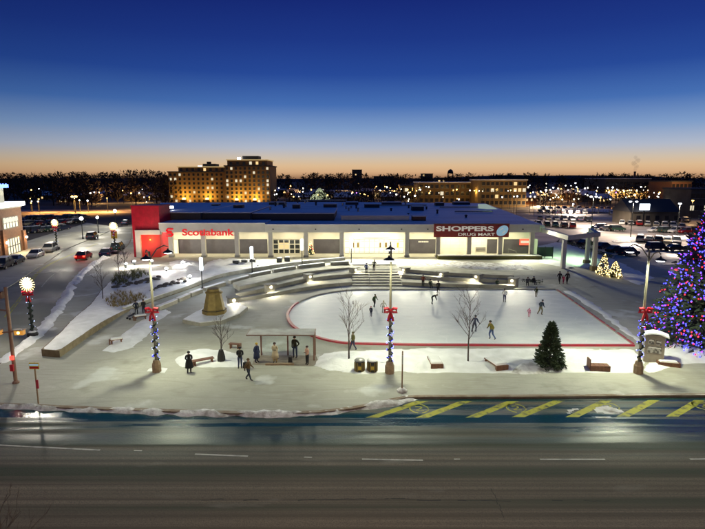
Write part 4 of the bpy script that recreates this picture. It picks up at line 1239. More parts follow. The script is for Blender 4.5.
def plaza_pole(px, py, label, heads, seed):
    p = G(px, py)
    t = thing('lamp_post', label, 'lamp post', (p.x, p.y, 0), 0, 'garlanded lamp posts beside the rink')
    MB().lathe([(.36, -.05), (.36, .62), (.30, .72), (.26, .95)], 8).build('base', 'pole_base', t)
    ztop = max(W(hx, hy, p.y + dy).z for hx, hy, dy, lit, pw in heads) + 0.35
    MB().tube([(0, 0, .9), (0, 0, 5), (0, 0, ztop)], [.11, .095, .07], 10).build('pole', 'pole_paint', t, smooth=True)
    for hx, hy, dy, lit, pw in heads:
        q = W(hx, hy, p.y + dy) - Vector((p.x, p.y, 0))
        a = MB(); a.tube([(0, 0, q.z - .25), (q.x * .4, q.y * .4, q.z + .45), (q.x * .8, q.y * .8, q.z + .62), (q.x, q.y, q.z + .45)], .045, 6)
        a.build('arm', 'pole_paint', t)
        lamp_head(t, q.x, q.y, q.z, pw, lit=lit)
    zb_ = W(px, 310, p.y).z
    add_bow(t, zb_)
    add_garland(t, 1.0, zb_ - .5, seed=seed)
    return t
PW = 2600
plaza_pole(157, 371.5, 'garlanded lamp post with red bow standing beside the trodden snow patch', [(168, 252.5, 2.0, True, PW), (146, 259, -1.2, True, PW * .25)], 1)
plaza_pole(389.6, 373, 'garlanded lamp post with red bow standing next to the litter bins', [(390.4, 249.5, 1.7, True, PW * 1.2), (389, 260, -1.3, True, PW * .22)], 2)
plaza_pole(638, 373, 'garlanded lamp post with red bow standing next to the notice kiosk', [(630, 251.5, 1.9, True, PW * 1.9), (660.5, 260.5, -0.9, True, PW * .22)], 3)
# sodium street lamps on the near side of the road (below the window the picture was taken from)
for x in (-26, 0, 26):
    t = thing('street_lamp', 'sodium street lamp on the near pavement of the main road', 'street lamp', (x, 8.6, -0.15), 0, 'sodium lamps on the near pavement')
    MB().tube([(0, 0, 0), (0, 0, 6.8), (0, .3, 7.2), (0, .9, 7.3)], [.1, .07, .06, .05], 8).build('pole', 'steel', t)
    MB().box((0, 1.0, 7.28), (.3, .6, .14)).build('lamp_head', 'dark_steel', t)
    MB().box((0, 1.05, 7.195), (.22, .42, .02)).build('lens', 'lamp_sodium', t)
    light('SPOT', (0, 1.05, 7.1), 4200, (1.0, 0.72, 0.46), 0.25, t, (R(52), 0, 0), 150, 0.5)

# glowing light columns on the upper walkway
for px, pyb, pyt in ((202.3, 288.5, 257.5), (252.3, 275, 246.5), (302.2, 265.5, 239), (351.3, 262.5, 237.5)):
    p = G(px, pyb); h = W(px, pyt, p.y).z - p.z
    lab = {202.3: 'light column on the walkway behind the bronze bell', 252.3: 'light column beside the dark planter boxes', 302.2: 'light column in front of the lattice window', 351.3: 'light column at the top of the stairway'}[px]
    t = thing('light_column', 'glowing white ' + lab, 'light', tuple(p), 0, 'glowing light columns')
    lt = h * 0.42
    MB().lathe([(.16, -.05), (.16, .12), (.07, .16), (.07, h - lt), (.12, h - lt + .03)], 8).build('post', 'dark_steel', t)
    MB().lathe([(.20, h - lt + .02), (.24, h - lt + .1), (.24, h - .1), (.18, h)], 12).build('tube', 'tube', t, smooth=True)
    light('POINT', (0, -.35, h - lt / 2), 420, (0.85, 0.92, 1.0), 0.25, t)
# low path lights by the bank
for i, (px, py) in enumerate(((134.5, 265.5), (152, 265), (166.5, 273), (183, 266.5), (190, 281), (126, 268), (235, 303.5), (258, 268.5))):
    p = G(px, py)
    lab = ('beside the red tower', 'in front of the lit red panel', 'at the corner of the planting bed', 'among heaped snow near the bank', 'at the bend of the walkway', 'near the street tree', 'at the terrace end behind the bell', 'by the dark planter boxes')[i]
    t = thing('path_light', 'low bright path light ' + lab, 'light', tuple(p), 0, 'low path lights on the upper walkway')
    MB().lathe([(.12, -.1), (.12, .55), (.2, .6)], 8).build('post', 'dark_steel', t)
    MB().lathe([(.2, .60), (.26, .68), (.2, .80), (.05, .86)], 10).build('lens', 'lamp_white', t)
    light('POINT', (0, -.45, .95), 320, (1.0, 0.93, 0.80), 0.15, t)
# ornament street lamps along the side street
def star_lamp(px, pyb, pyt, label, power, big=1.0, banner=False, ring=True):
    p = G(px, pyb); h = W(px, pyt, p.y).z - p.z
    t = thing('street_lamp', label, 'street lamp', tuple(p), 0, 'ornamented lamps along the side street')
    MB().lathe([(.20, -.1), (.20, .3), (.11, .5), (.08, h - .4), (.14, h - .3)], 8).build('pole', 'dark_steel', t)
    MB().ball((0, 0, h), .34 * big, 12, 8).build('globe', 'lamp_white', t, smooth=True)
    if ring:
        r0 = MB(); rb = MB()
        for k in range(18):
            a = 2 * math.pi * k / 18
            for q, rr_ in ((.44, .06), (.55, .055), (.68, .05)):
                rb.octa((math.cos(a) * q * big, -.05, h + math.sin(a) * q * big), rr_)
        n = 24
        r0.tube([(math.cos(2 * math.pi * k / n) * .58 * big, 0, h + math.sin(2 * math.pi * k / n) * .58 * big) for k in range(n + 1)], .02, 5)
        o = r0.build('wreath', 'garland', t)
        rb.build('fairy_lights', 'bulb_warm', o)['kind'] = 'stuff'
        add_bow(t, h - .75 * big - .1, .02).scale = (1, 1, 1)
        add_garland(t, .5, h - 1.0, .15, 7, 20, 5, ('bulb_white',), .07)
        MB().lathe([(.42, -.05), (.5, .35), (.38, .55)], 10).build('planter', 'black', t)
        MB().lathe([(.40, .5), (.3, .62), (.05, .68)], 10).build('snow_cap', 'snow', t)
    if banner:
        MB().bx(-.55, .55, -.06, .04, h - 2.2, h - .9).build('banner', 'banner', t)
    if power:
        light('POINT', (0, -.1, h + .55 * big), power, (1.0, 0.93, 0.74), 0.3, t)
star_lamp(33, 337.5, 284.5, 'starburst globe lamp with garland at the street corner by the planting bed', 2000)
star_lamp(57.2, 249.5, 223, 'wreathed lamp without starburst beside the parked pale minivan', 2500)
star_lamp(83, 239, 218.5, 'plain bright globe lamp on the far kerb of the side street', 3400, 1.2, ring=False)
star_lamp(115.5, 254, 226.5, 'globe lamp with yellow banner above the parked dark cars', 2400, 1.1, True)
star_lamp(98.5, 233, 217.5, 'small plain globe lamp where the side street bends', 2400, 1.0, ring=False)
star_lamp(116, 226, 211, 'far plain globe lamp just short of the highway', 3000, 1.3, ring=False)

# traffic signal at the corner
p = G(16, 383)
t = thing('traffic_signal', 'brown traffic signal pole with two amber lit heads at the street corner', 'traffic light', tuple(p))
h = W(10, 287, p.y).z
MB().lathe([(.24, -.02), (.24, .1), (.13, .2), (.11, h)], 8).build('pole', 'rust_pole', t)
MB().tube([(-.1, 0, h * .76), (-2.6, .2, h * .80), (-5, .4, h * .82)], .06, 6).build('mast_arm', 'rust_pole', t)
MB().box((-.35, -.1, h - .55), (.42, .42, .5)).build('camera_box', 'rust_pole', t)
MB().tube([(-.95, -.1, h * .535), (.95, -.1, h * .555)], .05, 6).build('cross_arm', 'rust_pole', t)
for s in (-1, 1):
    o = MB().box((s * .82, -.2, h * .545), (.62, .34, .34)).build('signal_head', 'signal', t)
    MB().box((s * .82, -.2, h * .545 + .2), (.72, .5, .05)).build('visor', 'rust_pole', o)
    MB().disc_y((s * .82, -.39, h * .545), .10, .03).build('lens', 'lamp_sodium', o)
MB().box((-.05, -.18, 1.25), (.24, .14, .5)).build('push_button', 'bow', t)
MB().box((.02, -.18, 2.0), (.26, .12, .26)).build('walk_sign', 'signal_red', t)
# sign posts
p = G(38.5, 403.5)
t = thing('sign_post', 'slim orange brown sign post with small striped plate by the kerb', 'sign', tuple(p))
MB().tube([(0, 0, -.05), (0, 0, 2.9)], .05, 6).build('post', 'pole_base', t)
o = MB().bx(-.32, .32, -.07, -.03, 2.45, 2.9).build('plate', 'banner', t)
for i, m in enumerate(('bow', 'sign_blue')):
    MB().bx(-.30, .30, -.085, -.072, 2.50 + i * .2, 2.62 + i * .2).build('stripe', m, o)
MB().bx(.03, .17, -.1, -.03, 1.1, 1.7).build('notice', 'red_edge', t)
p = G(402, 391.5)
t = thing('sign_post', 'slim brown post standing in a lump of snow at the kerb corner', 'sign', tuple(p))
MB().tube([(0, 0, -.05), (0, 0, 3.0)], .055, 6).build('post', 'pole_base', t)
MB().bx(-.03, .03, -.2, .2, 2.1, 2.7).build('plate', 'steel', t)
MB().ball((0, 0, .05), .4, 8, 5, .6).build('snow_lump', 'snow_dirty', t)

# ---- bus shelter
p0, p1 = G0(246, 335, 2.3), G0(314.5, 335, 2.3)
yb_ = G0(280, 328.5, 2.3).y
SX, SY = p0.x, p0.y
t = thing('bus_shelter', 'open bus shelter with flat snow dusted roof and three posts', 'bus shelter', (SX, SY, 0))
L, D = p1.x - p0.x, yb_ - p0.y
MB().bx(0, L, 0, D, 2.22, 2.29).build('roof', 'rust_pole', t)
MB().bx(.05, L - .05, .05, D - .05, 2.29, 2.315).build('snow_cover', mat('thin_roof_snow', (.42, .42, .40), .7, col2=(.30, .28, .26), scale=1.2), t)
for i, f in enumerate((.165, .57, .985)):
    MB().bx(L * f - .06, L * f + .06, D - .30, D - .18, -.02, 2.22).build('post', 'rust_pole', t)
MB().bx(L * .985 - .06, L * .985 + .06, .25, .37, -.02, 2.22).build('post', 'rust_pole', t)
gm = mat('shelter_glass', (0.97, 0.99, 0.98), 0.03)
gm.node_tree.nodes.clear()
_o = gm.node_tree.nodes.new('ShaderNodeOutputMaterial'); _m = gm.node_tree.nodes.new('ShaderNodeMixShader')
_t = gm.node_tree.nodes.new('ShaderNodeBsdfTransparent'); _g = gm.node_tree.nodes.new('ShaderNodeBsdfGlossy')
_t.inputs['Color'].default_value = (.95, .98, .97, 1); _g.inputs['Roughness'].default_value = .04
_m.inputs[0].default_value = .06
gm.node_tree.links.new(_t.outputs[0], _m.inputs[1]); gm.node_tree.links.new(_g.outputs[0], _m.inputs[2]); gm.node_tree.links.new(_m.outputs[0], _o.inputs[0])
for a, b in ((.165, .57), (.57, .985)):
    MB().bx(L * a + .1, L * b - .1, D - .25, D - .235, .25, 2.0).build('glass_pane', gm, t)
    MB().bx(L * a + .06, L * b - .06, D - .27, D - .21, 2.02, 2.10).build('rail', 'rust_pole', t)
MB().bx(L * .97, L * .985, .4, D - .35, .25, 2.0).build('glass_pane', gm, t)
fp = px_poly([(252, 365), (256, 355.5), (316, 355.5), (319, 363), (313, 366)])
struct(sheet('shelter_floor', fp, 0.016, mat('brown_paving', (0.20, 0.165, 0.12), 0.8, col2=(0.28, 0.24, 0.19), scale=1.5)))
a, b = G(265.5, 364.8), G(294, 364.8)
t = tag(MB().bx(0, b.x - a.x, -.12, .12, -.02, .14).build('wheel_stop', 'pole_base', None, tuple(a)), 'pale low bar on the ground before the bus shelter', 'bar')
p = G(290.3, 362.5)
t = thing('bag', 'dark shopping bag standing on the bus shelter floor', 'bag', tuple(p))
MB().box((0, 0, .24), (.34, .24, .46), 0, .8).build('sack', 'black', t)
MB().tube([(-.1, 0, .46), (-.06, 0, .62), (.06, 0, .62), (.1, 0, .46)], .015, 5).build('handle', 'black', t)

# ---- bronze bell on its plinth
pf = px_poly([(182.5, 323), (196, 315), (213, 308), (238, 306), (248, 310), (240, 317), (222, 324), (200, 326.5)])
c = G(214.7, 316.5)
t = thing('bell_sculpture', 'large bronze eight sided bell shaped sculpture on a snowy plinth', 'sculpture', tuple(c))
MB().prism([(x - c.x, y - c.y) for x, y in pf], -.1, .34).build('plinth', 'concrete', t)
sm = MB(); sm.prism([((x - c.x) * .97, (y - c.y) * .97) for x, y in pf], .34, .42); sm.build('snow_cover', 'snow', t)
ph = R(22.5)
b = MB(); b.lathe([(1.30, .36), (1.32, .78), (1.22, .90), (1.16, .92), (1.10, 1.2), (.90, 2.1), (.80, 2.62)], 8, (0, 0, 0), 1, 1, ph); b.build('bell', 'bronze', t)
b = MB(); b.lathe([(.80, 2.62), (.90, 2.66), (.90, 2.80), (.70, 2.92), (.66, 3.10), (.58, 3.16)], 8, (0, 0, 0), 1, 1, ph); b.build('crown', 'bronze', t)
b = MB(); b.box((.78, -.1, 2.72), (.35, .5, .16)); b.build('lug', 'bronze', t)
b = MB(); b.lathe([(1.335, .80), (1.335, .86)], 8, (0, 0, 0), 1, 1, ph); b.build('band', 'black', t)

# ---- litter bins
for px, lab in ((359.6, 'round litter bin with grey domed lid nearer the bare tree'), (372.3, 'round litter bin with snow on its lid nearer the lamp post')):
    p = G(px, 371)
    t = thing('litter_bin', lab, 'litter bin', tuple(p), 0, 'pair of litter bins')
    b = MB(); b.lathe([(.36, -.02), (.38, .05), (.40, .80), (.37, .86)], 14); b.build('drum', 'dark_steel', t, smooth=True)
    for a in range(7):
        w = R(-90 + (a - 3) * 26)
        if a != 3:
            MB().box((math.cos(w) * .395, math.sin(w) * .395, .43), (.06, .10, .72), w).build('slat', 'bronze', t)
    MB().bx(-.16, .16, -.44, -.39, .2, .58).build('panel', 'bronze', t)
    MB().bx(-.12, .12, -.455, -.442, .28, .50).build('notice', 'banner', t)
    MB().lathe([(.42, .86), (.42, .92), (.30, 1.04), (.08, 1.08)], 14).build('lid', 'steel' if px < 365 else 'snow', t, smooth=True)

# ---- wooden seats set in the snow
def seat(px, py, w, d, rz, label, snow=True, back=False):
    p = G(px, py)
    t = thing('bench', label, 'bench', tuple(p), R(rz), 'wooden seats in the snow')
    for i in range(4):
        x = -w / 2 + w * (i + .5) / 4
        MB().bx(x - w / 8 + .015, x + w / 8 - .015, 0, d, .38, .45).build('slat', 'wood', t)
    for y in (.1, d - .2):
        MB().bx(-w / 2 + .04, w / 2 - .04, y, y + .1, -.05, .38).build('leg', 'wood', t)
    MB().bx(-w / 2, w / 2, -.06, .02, .02, .46).build('end_board', 'wood', t)
    if snow:
        s = MB().box((0, d / 2 + .03, .51), (w * .9, d * .92, .12), 0, .9); s.build('snow_cover', 'snow', t)
    if back:
        MB().bx(-w / 2 - .06, -w / 2 + .02, 0, d, .2, .95).build('backrest', 'wood', t)
    return t
seat(437, 369.5, 1.0, 1.9, 2, 'snow covered wooden seat next to the shovelled heap and bare tree')
seat(502, 371, 1.05, 2.0, 14, 'snow covered wooden seat between bare tree and potted fir')
seat(600, 371.5, 1.5, 0.7, -6, 'bare brown wooden seat with low raised end near the kiosk pole', False, True)
seat(193, 366, 0.5, 1.7, -58, 'dark wooden bench beside the person in the long coat', False)
seat(240, 348.5, 0.45, 1.0, 80, 'short dark bench plank behind the waiting person in jeans', False)
seat(110, 344.5, 0.5, 1.1, -60, 'dark plank bench at the lower end of the trodden snow', True)
seat(134, 320.5, 0.5, 1.3, -60, 'concrete coloured bench at the upper end of the trodden snow', True)

# ---- notice kiosk
p = G(653, 362)
t = thing('notice_kiosk', 'tall grey notice kiosk with posters and a curved snowy roof', 'kiosk', tuple(p), R(-28))
MB().bx(-.72, .72, -.28, .28, -.05, 2.35).build('body', mat('kiosk_board', (0.30, 0.26, 0.20), 0.7, col2=(0.25, 0.21, 0.16), scale=3), t)
for x0, x1, z0, z1 in ((-.5, -.05, 1.55, 2.0), (.05, .45, 1.55, 1.95), (-.5, .5, .85, 1.42)):
    o = MB().bx(x0, x1, -.305, -.283, z0, z1).build('poster', 'poster', t)
    MB().bx(x0 + .05, x1 - .05, -.315, -.306, z1 - .16, z1 - .06).build('poster_heading', 'paint_white', o)
n = 10; prof = [(-.95 + 1.9 * i / n, 2.36 + .25 * math.sin(math.pi * i / n)) for i in range(n + 1)]
b = MB(); vs = [(x, y, z) for y in (-.55, .55) for x, z in prof] + [(x, y, z - .10) for y in (-.55, .55) for x, z in prof]
m_ = n + 1
fs = []
for i in range(n):
    fs += [(i, i + 1, m_ + i + 1, m_ + i), (2 * m_ + i + 1, 2 * m_ + i, 3 * m_ + i, 3 * m_ + i + 1), (i + 1, i, 2 * m_ + i, 2 * m_ + i + 1), (m_ + i, m_ + i + 1, 3 * m_ + i + 1, 3 * m_ + i)]
fs += [(0, m_, 3 * m_, 2 * m_), (n, 2 * m_ + n, 3 * m_ + n, m_ + n)]
b.add(vs, fs); b.build('roof', 'snow', t)
p = G(669, 366)
t = thing('planter_box', 'low brown planter box with snow beside the notice kiosk', 'planter', tuple(p), R(-14))
MB().bx(-.85, .75, -.25, .35, -.05, .34).build('box', 'wood', t); MB().box((-.05, .05, .38), (1.4, .5, .12), 0, .85).build('snow_cover', 'snow', t)
# dark planter boxes and hydrants on the upper walkway
for i, px in enumerate((236, 244.5, 252.8, 279.5, 287.3)):
    p = G(px, (264.5, 264, 263.5, 262, 261.2)[i])
    t = thing('planter_box', 'small square black planter box in the row before the bank windows', 'planter', tuple(p), 0, 'black planter boxes before the bank')
    MB().box((0, 0, .32), (.85, .7, .72), 0, 1.08).build('box', 'dark_steel', t)
    MB().box((0, 0, .73), (.8, .66, .12), 0, .8).build('snow_cover', 'snow', t)

# ================================================================== TREES
def bare_tree(px, pyb, pyt, label, seed, spread=0.75, r0=0.06, levels=4, group=None, base_bag=False, width=None):
    p = G(px, pyb); h = W(px, pyt, p.y).z - p.z
    rq = random.Random(seed)
    t = thing('bare_tree', label, 'tree', tuple(p), 0, group)
    tr = MB(); br = MB()
    top = Vector((rq.uniform(-.1, .1), rq.uniform(-.1, .1), h * .97))
    tp = [Vector((0, 0, -.1)), Vector((rq.uniform(-.04, .04), 0, h * .3)), Vector((rq.uniform(-.06, .06), rq.uniform(-.06, .06), h * .6)), top]
    tr.tube(tp, [r0 * 1.25, r0, r0 * .6, r0 * .15], 7)
    def grow(a, d, L, r, lev):
        b = a + d * L
        m = a + d * L * .5 + Vector((rq.uniform(-1, 1), rq.uniform(-1, 1), rq.uniform(0, .8))) * L * .07
        br.tube([a, m, b], [r, r * .75, r * .45], 4, False)
        if lev <= 0:
            return
        for k in range(rq.choice((3, 4, 4))):
            s = rq.uniform(.25, 1.0)
            q = a.lerp(m, s * 2) if s < .5 else m.lerp(b, s * 2 - 1)
            e = (d + Vector((rq.uniform(-1, 1), rq.uniform(-1, 1), rq.uniform(-.15, .7))) * .75).normalized()
            grow(q, e, L * rq.uniform(.38, .6), r * .55, lev - 1)
    n = 13
    for i in range(n):
        f = .28 + .66 * i / n
        z = h * f
        a = rq.uniform(0, 6.28)
        start = tp[1].lerp(tp[2], (f - .3) / .3) if f < .6 else tp[2].lerp(tp[3], (f - .6) / .37)
        up = .75 + f * .7
        d = Vector((math.cos(a) * spread, math.sin(a) * spread, up)).normalized()
        grow(start, d, h * (.40 - .28 * f) * (1.2 if spread > .7 else 1), r0 * (.55 - .35 * f), levels - 2)
    tr.build('trunk', 'bark', t, smooth=True)
    br.build('branches', 'twig', t)
    if base_bag:
        MB().lathe([(.34, -.02), (.32, .5), (.18, 1.05), (.1, 1.1)], 8).build('wrapping', 'black', t)
    return t
bare_tree(349, 362, 293, 'slender bare tree standing left of the two litter bins', 3)
bare_tree(468, 363.5, 291, 'slender bare tree standing between the two snow covered seats', 8)
bare_tree(221.5, 362, 316, 'small bare tree with black wrapped trunk beside the shelter', 5, 0.7, 0.05, 4, None, True)
bare_tree(103, 301, 262, 'thin bare tree at the street edge of the planting bed', 11, .6, .05)
bare_tree(119.5, 279, 250, 'thin bare tree among olive grass by the red tower', 12, .6, .05)
bare_tree(125, 273, 246, 'thin bare tree nearest the red tower', 13, .6, .05)
# a tree on the near pavement whose topmost twigs reach into the picture
p = Vector((-11.7, 15.6, 0.0))
tt = bare_tree(352, 360, 300, 'bare street tree on the near pavement of the main road', 17, 0.9, 0.08)
tt.location = p; tt.scale = (0.8, 0.8, 0.88)

def conifer(name, label, loc, h, rad, nb, m, seed, cat='tree', bulbs=None, bsize=.06, pot=False, per=26, leaf=1.0, bulb_n=0, skirt=.06):
    rq = random.Random(seed)
    t = thing(name, label, cat, loc)
    MB().tube([(0, 0, -.1), (0, 0, h * .5), (0, 0, h * .97)], [rad * .07, rad * .045, .02], 7).build('trunk', 'bark', t)
    c = MB()
    tips = []
    for i in range(nb):
        f = (i + rq.random()) / nb
        z = h * (skirt + (1 - skirt) * (1 - (1 - f) ** .62) if False else skirt + (.98 - skirt) * f ** 1.35)
        R_ = rad * (1 - (z / h - skirt) / (1 - skirt)) ** .85 * rq.uniform(.80, 1.10) + .06
        a = i * 2.399963 + rq.uniform(-.3, .3)
        droop = -.12 + .5 * z / h
        d = Vector((math.cos(a), math.sin(a), droop)).normalized()
        s = Vector((-math.sin(a), math.cos(a), 0))
        for k in range(per):
            u = rq.uniform(.25, 1.0)
            q = Vector((0, 0, z)) + d * R_ * u + s * rq.uniform(-1, 1) * R_ * .22 * (1.15 - u * .6) + Vector((0, 0, rq.uniform(-.05, .05) * rad))
            L = leaf * rq.uniform(.5, 1.0) * (rad * .11 + .05)
            e = (d * .8 + s * rq.uniform(-1, 1) + Vector((0, 0, rq.uniform(-.45, .6)))).normalized()
            w = e.cross(Vector((rq.uniform(-1, 1), rq.uniform(-1, 1), rq.uniform(-1, 1)))).normalized() * L * .28
            c.add([q - w, q + e * L - w * .3, q + e * L * 1.1 + w * .3, q + w], [(0, 1, 2, 3)])
        tips.append((a, z, R_))
    o = c.build('crown', m, t)
    if bulbs:
        for bi, (bm_, share) in enumerate(bulbs):
            g = MB()
            for _ in range(int(bulb_n * share)):
                a, z, R_ = rq.choice(tips)
                a2 = a + rq.uniform(-.2, .2); u = rq.uniform(.82, 1.06)
                g.octa((math.cos(a2) * R_ * u, math.sin(a2) * R_ * u, z + R_ * u * (-.12 + .5 * z / h) * .98 + rq.uniform(-.15, .15)), bsize * rq.uniform(.75, 1.25))
            g.build('fairy_lights', bm_, o)['kind'] = 'stuff'
    if pot:
        MB().lathe([(.42, -.02), (.5, .38), (.46, .42)], 12).build('pot', 'dark_steel', t)
    return t
p = G(549.3, 367)
h = W(549.3, 322.5, p.y).z
conifer('fir_tree', 'dark bushy fir tree standing in the snow bank', (p.x, p.y, 0), h, 1.22, 200, 'needle', 31, per=30, leaf=1.3, pot=True)
p = G(716, 343.5)
conifer('christmas_tree', 'huge christmas tree covered in blue red and violet lights', (p.x, p.y, 0), W(712, 178, p.y).z, 5.7, 800, 'needle', 32, bulbs=(('bulb_blue', .56), ('bulb_red', .18), ('bulb_violet', .26)), bsize=.085, per=34, leaf=.9, bulb_n=4800, skirt=.03)
for px, pyb, pyt, rad, lab, s in ((603, 275.5, 254.5, 1.05, 'taller small christmas tree with warm white lights by the pergola column', 41), (614.5, 277, 262, 1.1, 'shorter small christmas tree with warm white lights', 42)):
    p = G(px, pyb)
    conifer('christmas_tree', lab, (p.x, p.y, 0), W(px, pyt, p.y).z, rad, 90, 'needle_warm', s, bulbs=(('bulb_warm', 1.0),), bsize=.075, per=16, leaf=1.5, bulb_n=150)
# hedges
def hedge(name, label, a, b, w, hgt, m, seed, z0=None):
    p, q = G(*a), G(*b)
    rq = random.Random(seed)
    t = thing(name, label, 'hedge', tuple(p))
    d = (q - p); n = int(d.length * 70)
    c = MB()
    for _ in range(n):
        u = rq.random()
        o = d * u + Vector((rq.uniform(-w, w), rq.uniform(-w, w), 0))
        hh = hgt * (.8 + .35 * noise.noise(Vector((u * d.length * .8, seed, 0))))
        z = rq.uniform(.02, 1) ** .7 * hh
        L = .16; e = Vector((rq.uniform(-1, 1), rq.uniform(-1, 1), rq.uniform(-.2, 1))).normalized() * L
        wv = e.cross(Vector((rq.uniform(-1, 1), rq.uniform(-1, 1), rq.uniform(-1, 1)))) * .6
        c.add([(o.x - wv.x, o.y - wv.y, z - wv.z), (o.x + wv.x, o.y + wv.y, z + wv.z), (o.x + e.x, o.y + e.y, z + e.z)], [(0, 1, 2)])
    c.build('leaves', m, t)
    s = MB()
    for i in range(int(d.length / .5)):
        o = d * ((i + .5) / int(d.length / .5))
        s.tube([(o.x, o.y, -.1), (o.x + .03, o.y, hgt * .75)], .02, 4)
    s.build('stems', 'bark', t)
    return t
hedge('hedge', 'olive hedge strip along the car park beyond the white pergola', (566, 244), (612, 259), .5, .9, 'hedge', 1)
hedge('hedge', 'low green hedge on the upper tier left of the light pillar', (409, 270.5), (434, 271.5), .25, .5, 'hedge', 2)
hedge('hedge', 'low green hedge on the upper tier between two light pillars', (446, 273), (470, 275), .25, .5, 'hedge', 3)
hedge('hedge', 'dark shrubs beside the walkway end of the terrace', (524, 283), (542, 284), .4, .7, 'needle_warm', 4)
p = G(543, 258)
t = thing('green_screen', 'dark green framed net screen beside the drugstore corner', 'screen', tuple(p))
MB().bx(-1.0, 1.6, -.04, .04, .25, 1.9).build('netting', 'green_net', t)
for x in (-1.05, .3, 1.65):
    MB().bx(x - .05, x + .05, -.06, .06, -.1, 2.0).build('post', 'dark_steel', t)

# ================================================================== PEOPLE
PM = {}
def cloth(rgb):
    if rgb not in PM:
        PM[rgb] = mat('cloth_%02d' % len(PM), rgb, 0.9)
    return PM[rgb]
SKIN = mat('skin', (0.45, 0.26, 0.18), 0.6)
def person(px, py, label, jacket, legs, height=1.72, face=0, pose='stand', hat=None, coat=False, bag=None, z=None, group=None, boots=(0.02, 0.018, 0.016)):
    p = G(px, py) if z is None else G0(px, py, z)
    k = height / 1.72
    J = {}
    # joints: (x right, y forward is -y, z)
    J['pelvis'] = (0, 0, .95); J['waist'] = (0, 0, 1.08); J['chest'] = (0, -.01, 1.30); J['neckb'] = (0, 0, 1.44)
    J['neck'] = (0, -.01, 1.50); J['headl'] = (0, -.025, 1.57); J['headm'] = (0, -.02, 1.64); J['headt'] = (0, -.01, 1.70); J['nose'] = (0, -.115, 1.615)
    for s, n in ((-1, 'l'), (1, 'r')):
        J['sh' + n] = (s * .19, 0, 1.40); J['el' + n] = (s * .25, .03, 1.13); J['wr' + n] = (s * .23, -.07, .90); J['ha' + n] = (s * .22, -.11, .80)
        J['hi' + n] = (s * .10, 0, .88); J['kn' + n] = (s * .11, -.02, .50); J['an' + n] = (s * .11, .01, .09); J['to' + n] = (s * .125, -.15, .045)
    if pose == 'walk':
        J['knl'] = (-.10, -.16, .52); J['anl'] = (-.10, -.28, .12); J['tol'] = (-.11, -.43, .10)
        J['knr'] = (.10, .05, .50); J['anr'] = (.10, .30, .14); J['tor'] = (.11, .18, .045)
        J['ell'] = (-.25, .14, 1.15); J['wrl'] = (-.24, .16, .93); J['hal'] = (-.23, .15, .83)
        J['elr'] = (.25, -.06, 1.14); J['wrr'] = (.22, -.24, 1.00); J['har'] = (.20, -.32, .97)
    if pose == 'skate':
        J['chest'] = (0, -.10, 1.28); J['neckb'] = (0, -.14, 1.41)
        for n in ('neck', 'headl', 'headm', 'headt', 'nose'):
            x, y, zz = J[n]; J[n] = (x, y - .16, zz - .03)
        for s, n in ((-1, 'l'), (1, 'r')):
            J['sh' + n] = (s * .19, -.13, 1.37); J['el' + n] = (s * .32, -.06, 1.15); J['wr' + n] = (s * .40, -.16, .98); J['ha' + n] = (s * .43, -.22, .92)
        J['knl'] = (-.11, -.12, .52); J['anl'] = (-.12, -.02, .10); J['tol'] = (-.13, -.18, .06)
        J['knr'] = (.14, .02, .50); J['anr'] = (.20, .22, .12); J['tor'] = (.24, .10, .06)
    if pose == 'bend':
        J['waist'] = (0, -.10, 1.05); J['chest'] = (0, -.30, 1.14); J['neckb'] = (0, -.44, 1.17)
        for i, n in enumerate(('neck', 'headl', 'headm', 'headt')):
            J[n] = (0, -.49 - .065 * i, 1.18 + .01 * i)
        J['nose'] = (0, -.62, 1.07)
        for s, n in ((-1, 'l'), (1, 'r')):
            J['sh' + n] = (s * .19, -.40, 1.14); J['el' + n] = (s * .24, -.46, .86); J['wr' + n] = (s * .22, -.55, .66); J['ha' + n] = (s * .21, -.58, .57)
            J['kn' + n] = (s * .13, -.10, .52)
    if pose == 'sit':
        dz = -.47
        for n in list(J):
            if n[:2] not in ('kn', 'an', 'to'):
                x, y, zz = J[n]; J[n] = (x, y, zz + dz)
        for s, n in ((-1, 'l'), (1, 'r')):
            J['kn' + n] = (s * .13, -.42, .46); J['an' + n] = (s * .13, -.44, .09); J['to' + n] = (s * .14, -.60, .045)
            J['wr' + n] = (s * .15, -.22, .58); J['ha' + n] = (s * .10, -.30, .56)
    if pose == 'hands':                      # hands together before the chest
        for s, n in ((-1, 'l'), (1, 'r')):
            J['el' + n] = (s * .22, .0, 1.13); J['wr' + n] = (s * .12, -.22, 1.16); J['ha' + n] = (s * .04, -.26, 1.19)
    bulk = .025
    rj = random.Random(int(px * 7 + py * 13))
    lean = rj.uniform(-.05, .05)
    for n in J:
        x, y, zz = J[n]
        a_ = .035 if n[:2] in ('el', 'wr', 'ha') else .02 if n[:2] in ('kn', 'an', 'to') else 0
        dx_ = rj.uniform(-a_, a_); dy_ = rj.uniform(-a_, a_) * 1.6
        J[n] = (x + dx_ + lean * max(0, zz - .9), y + dy_, zz)
    for n in 'lr':
        if rj.random() < .3 and pose == 'stand':
            s_ = -1 if n == 'l' else 1
            J['el' + n] = (s_ * .31, .06, 1.16); J['wr' + n] = (s_ * .20, -.06, 1.00); J['ha' + n] = (s_ * .15, -.10, .97)
    rad = {'pelvis': .135, 'waist': .13 + bulk, 'chest': .15 + bulk, 'neckb': .09, 'neck': .055, 'headl': .072, 'headm': .098, 'headt': .07, 'nose': .014}
    for n in 'lr':
        rad.update({'sh' + n: .075 + bulk * .6, 'el' + n: .055 + bulk * .6, 'wr' + n: .042, 'ha' + n: .042, 'hi' + n: .105, 'kn' + n: .075, 'an' + n: .055, 'to' + n: .045})
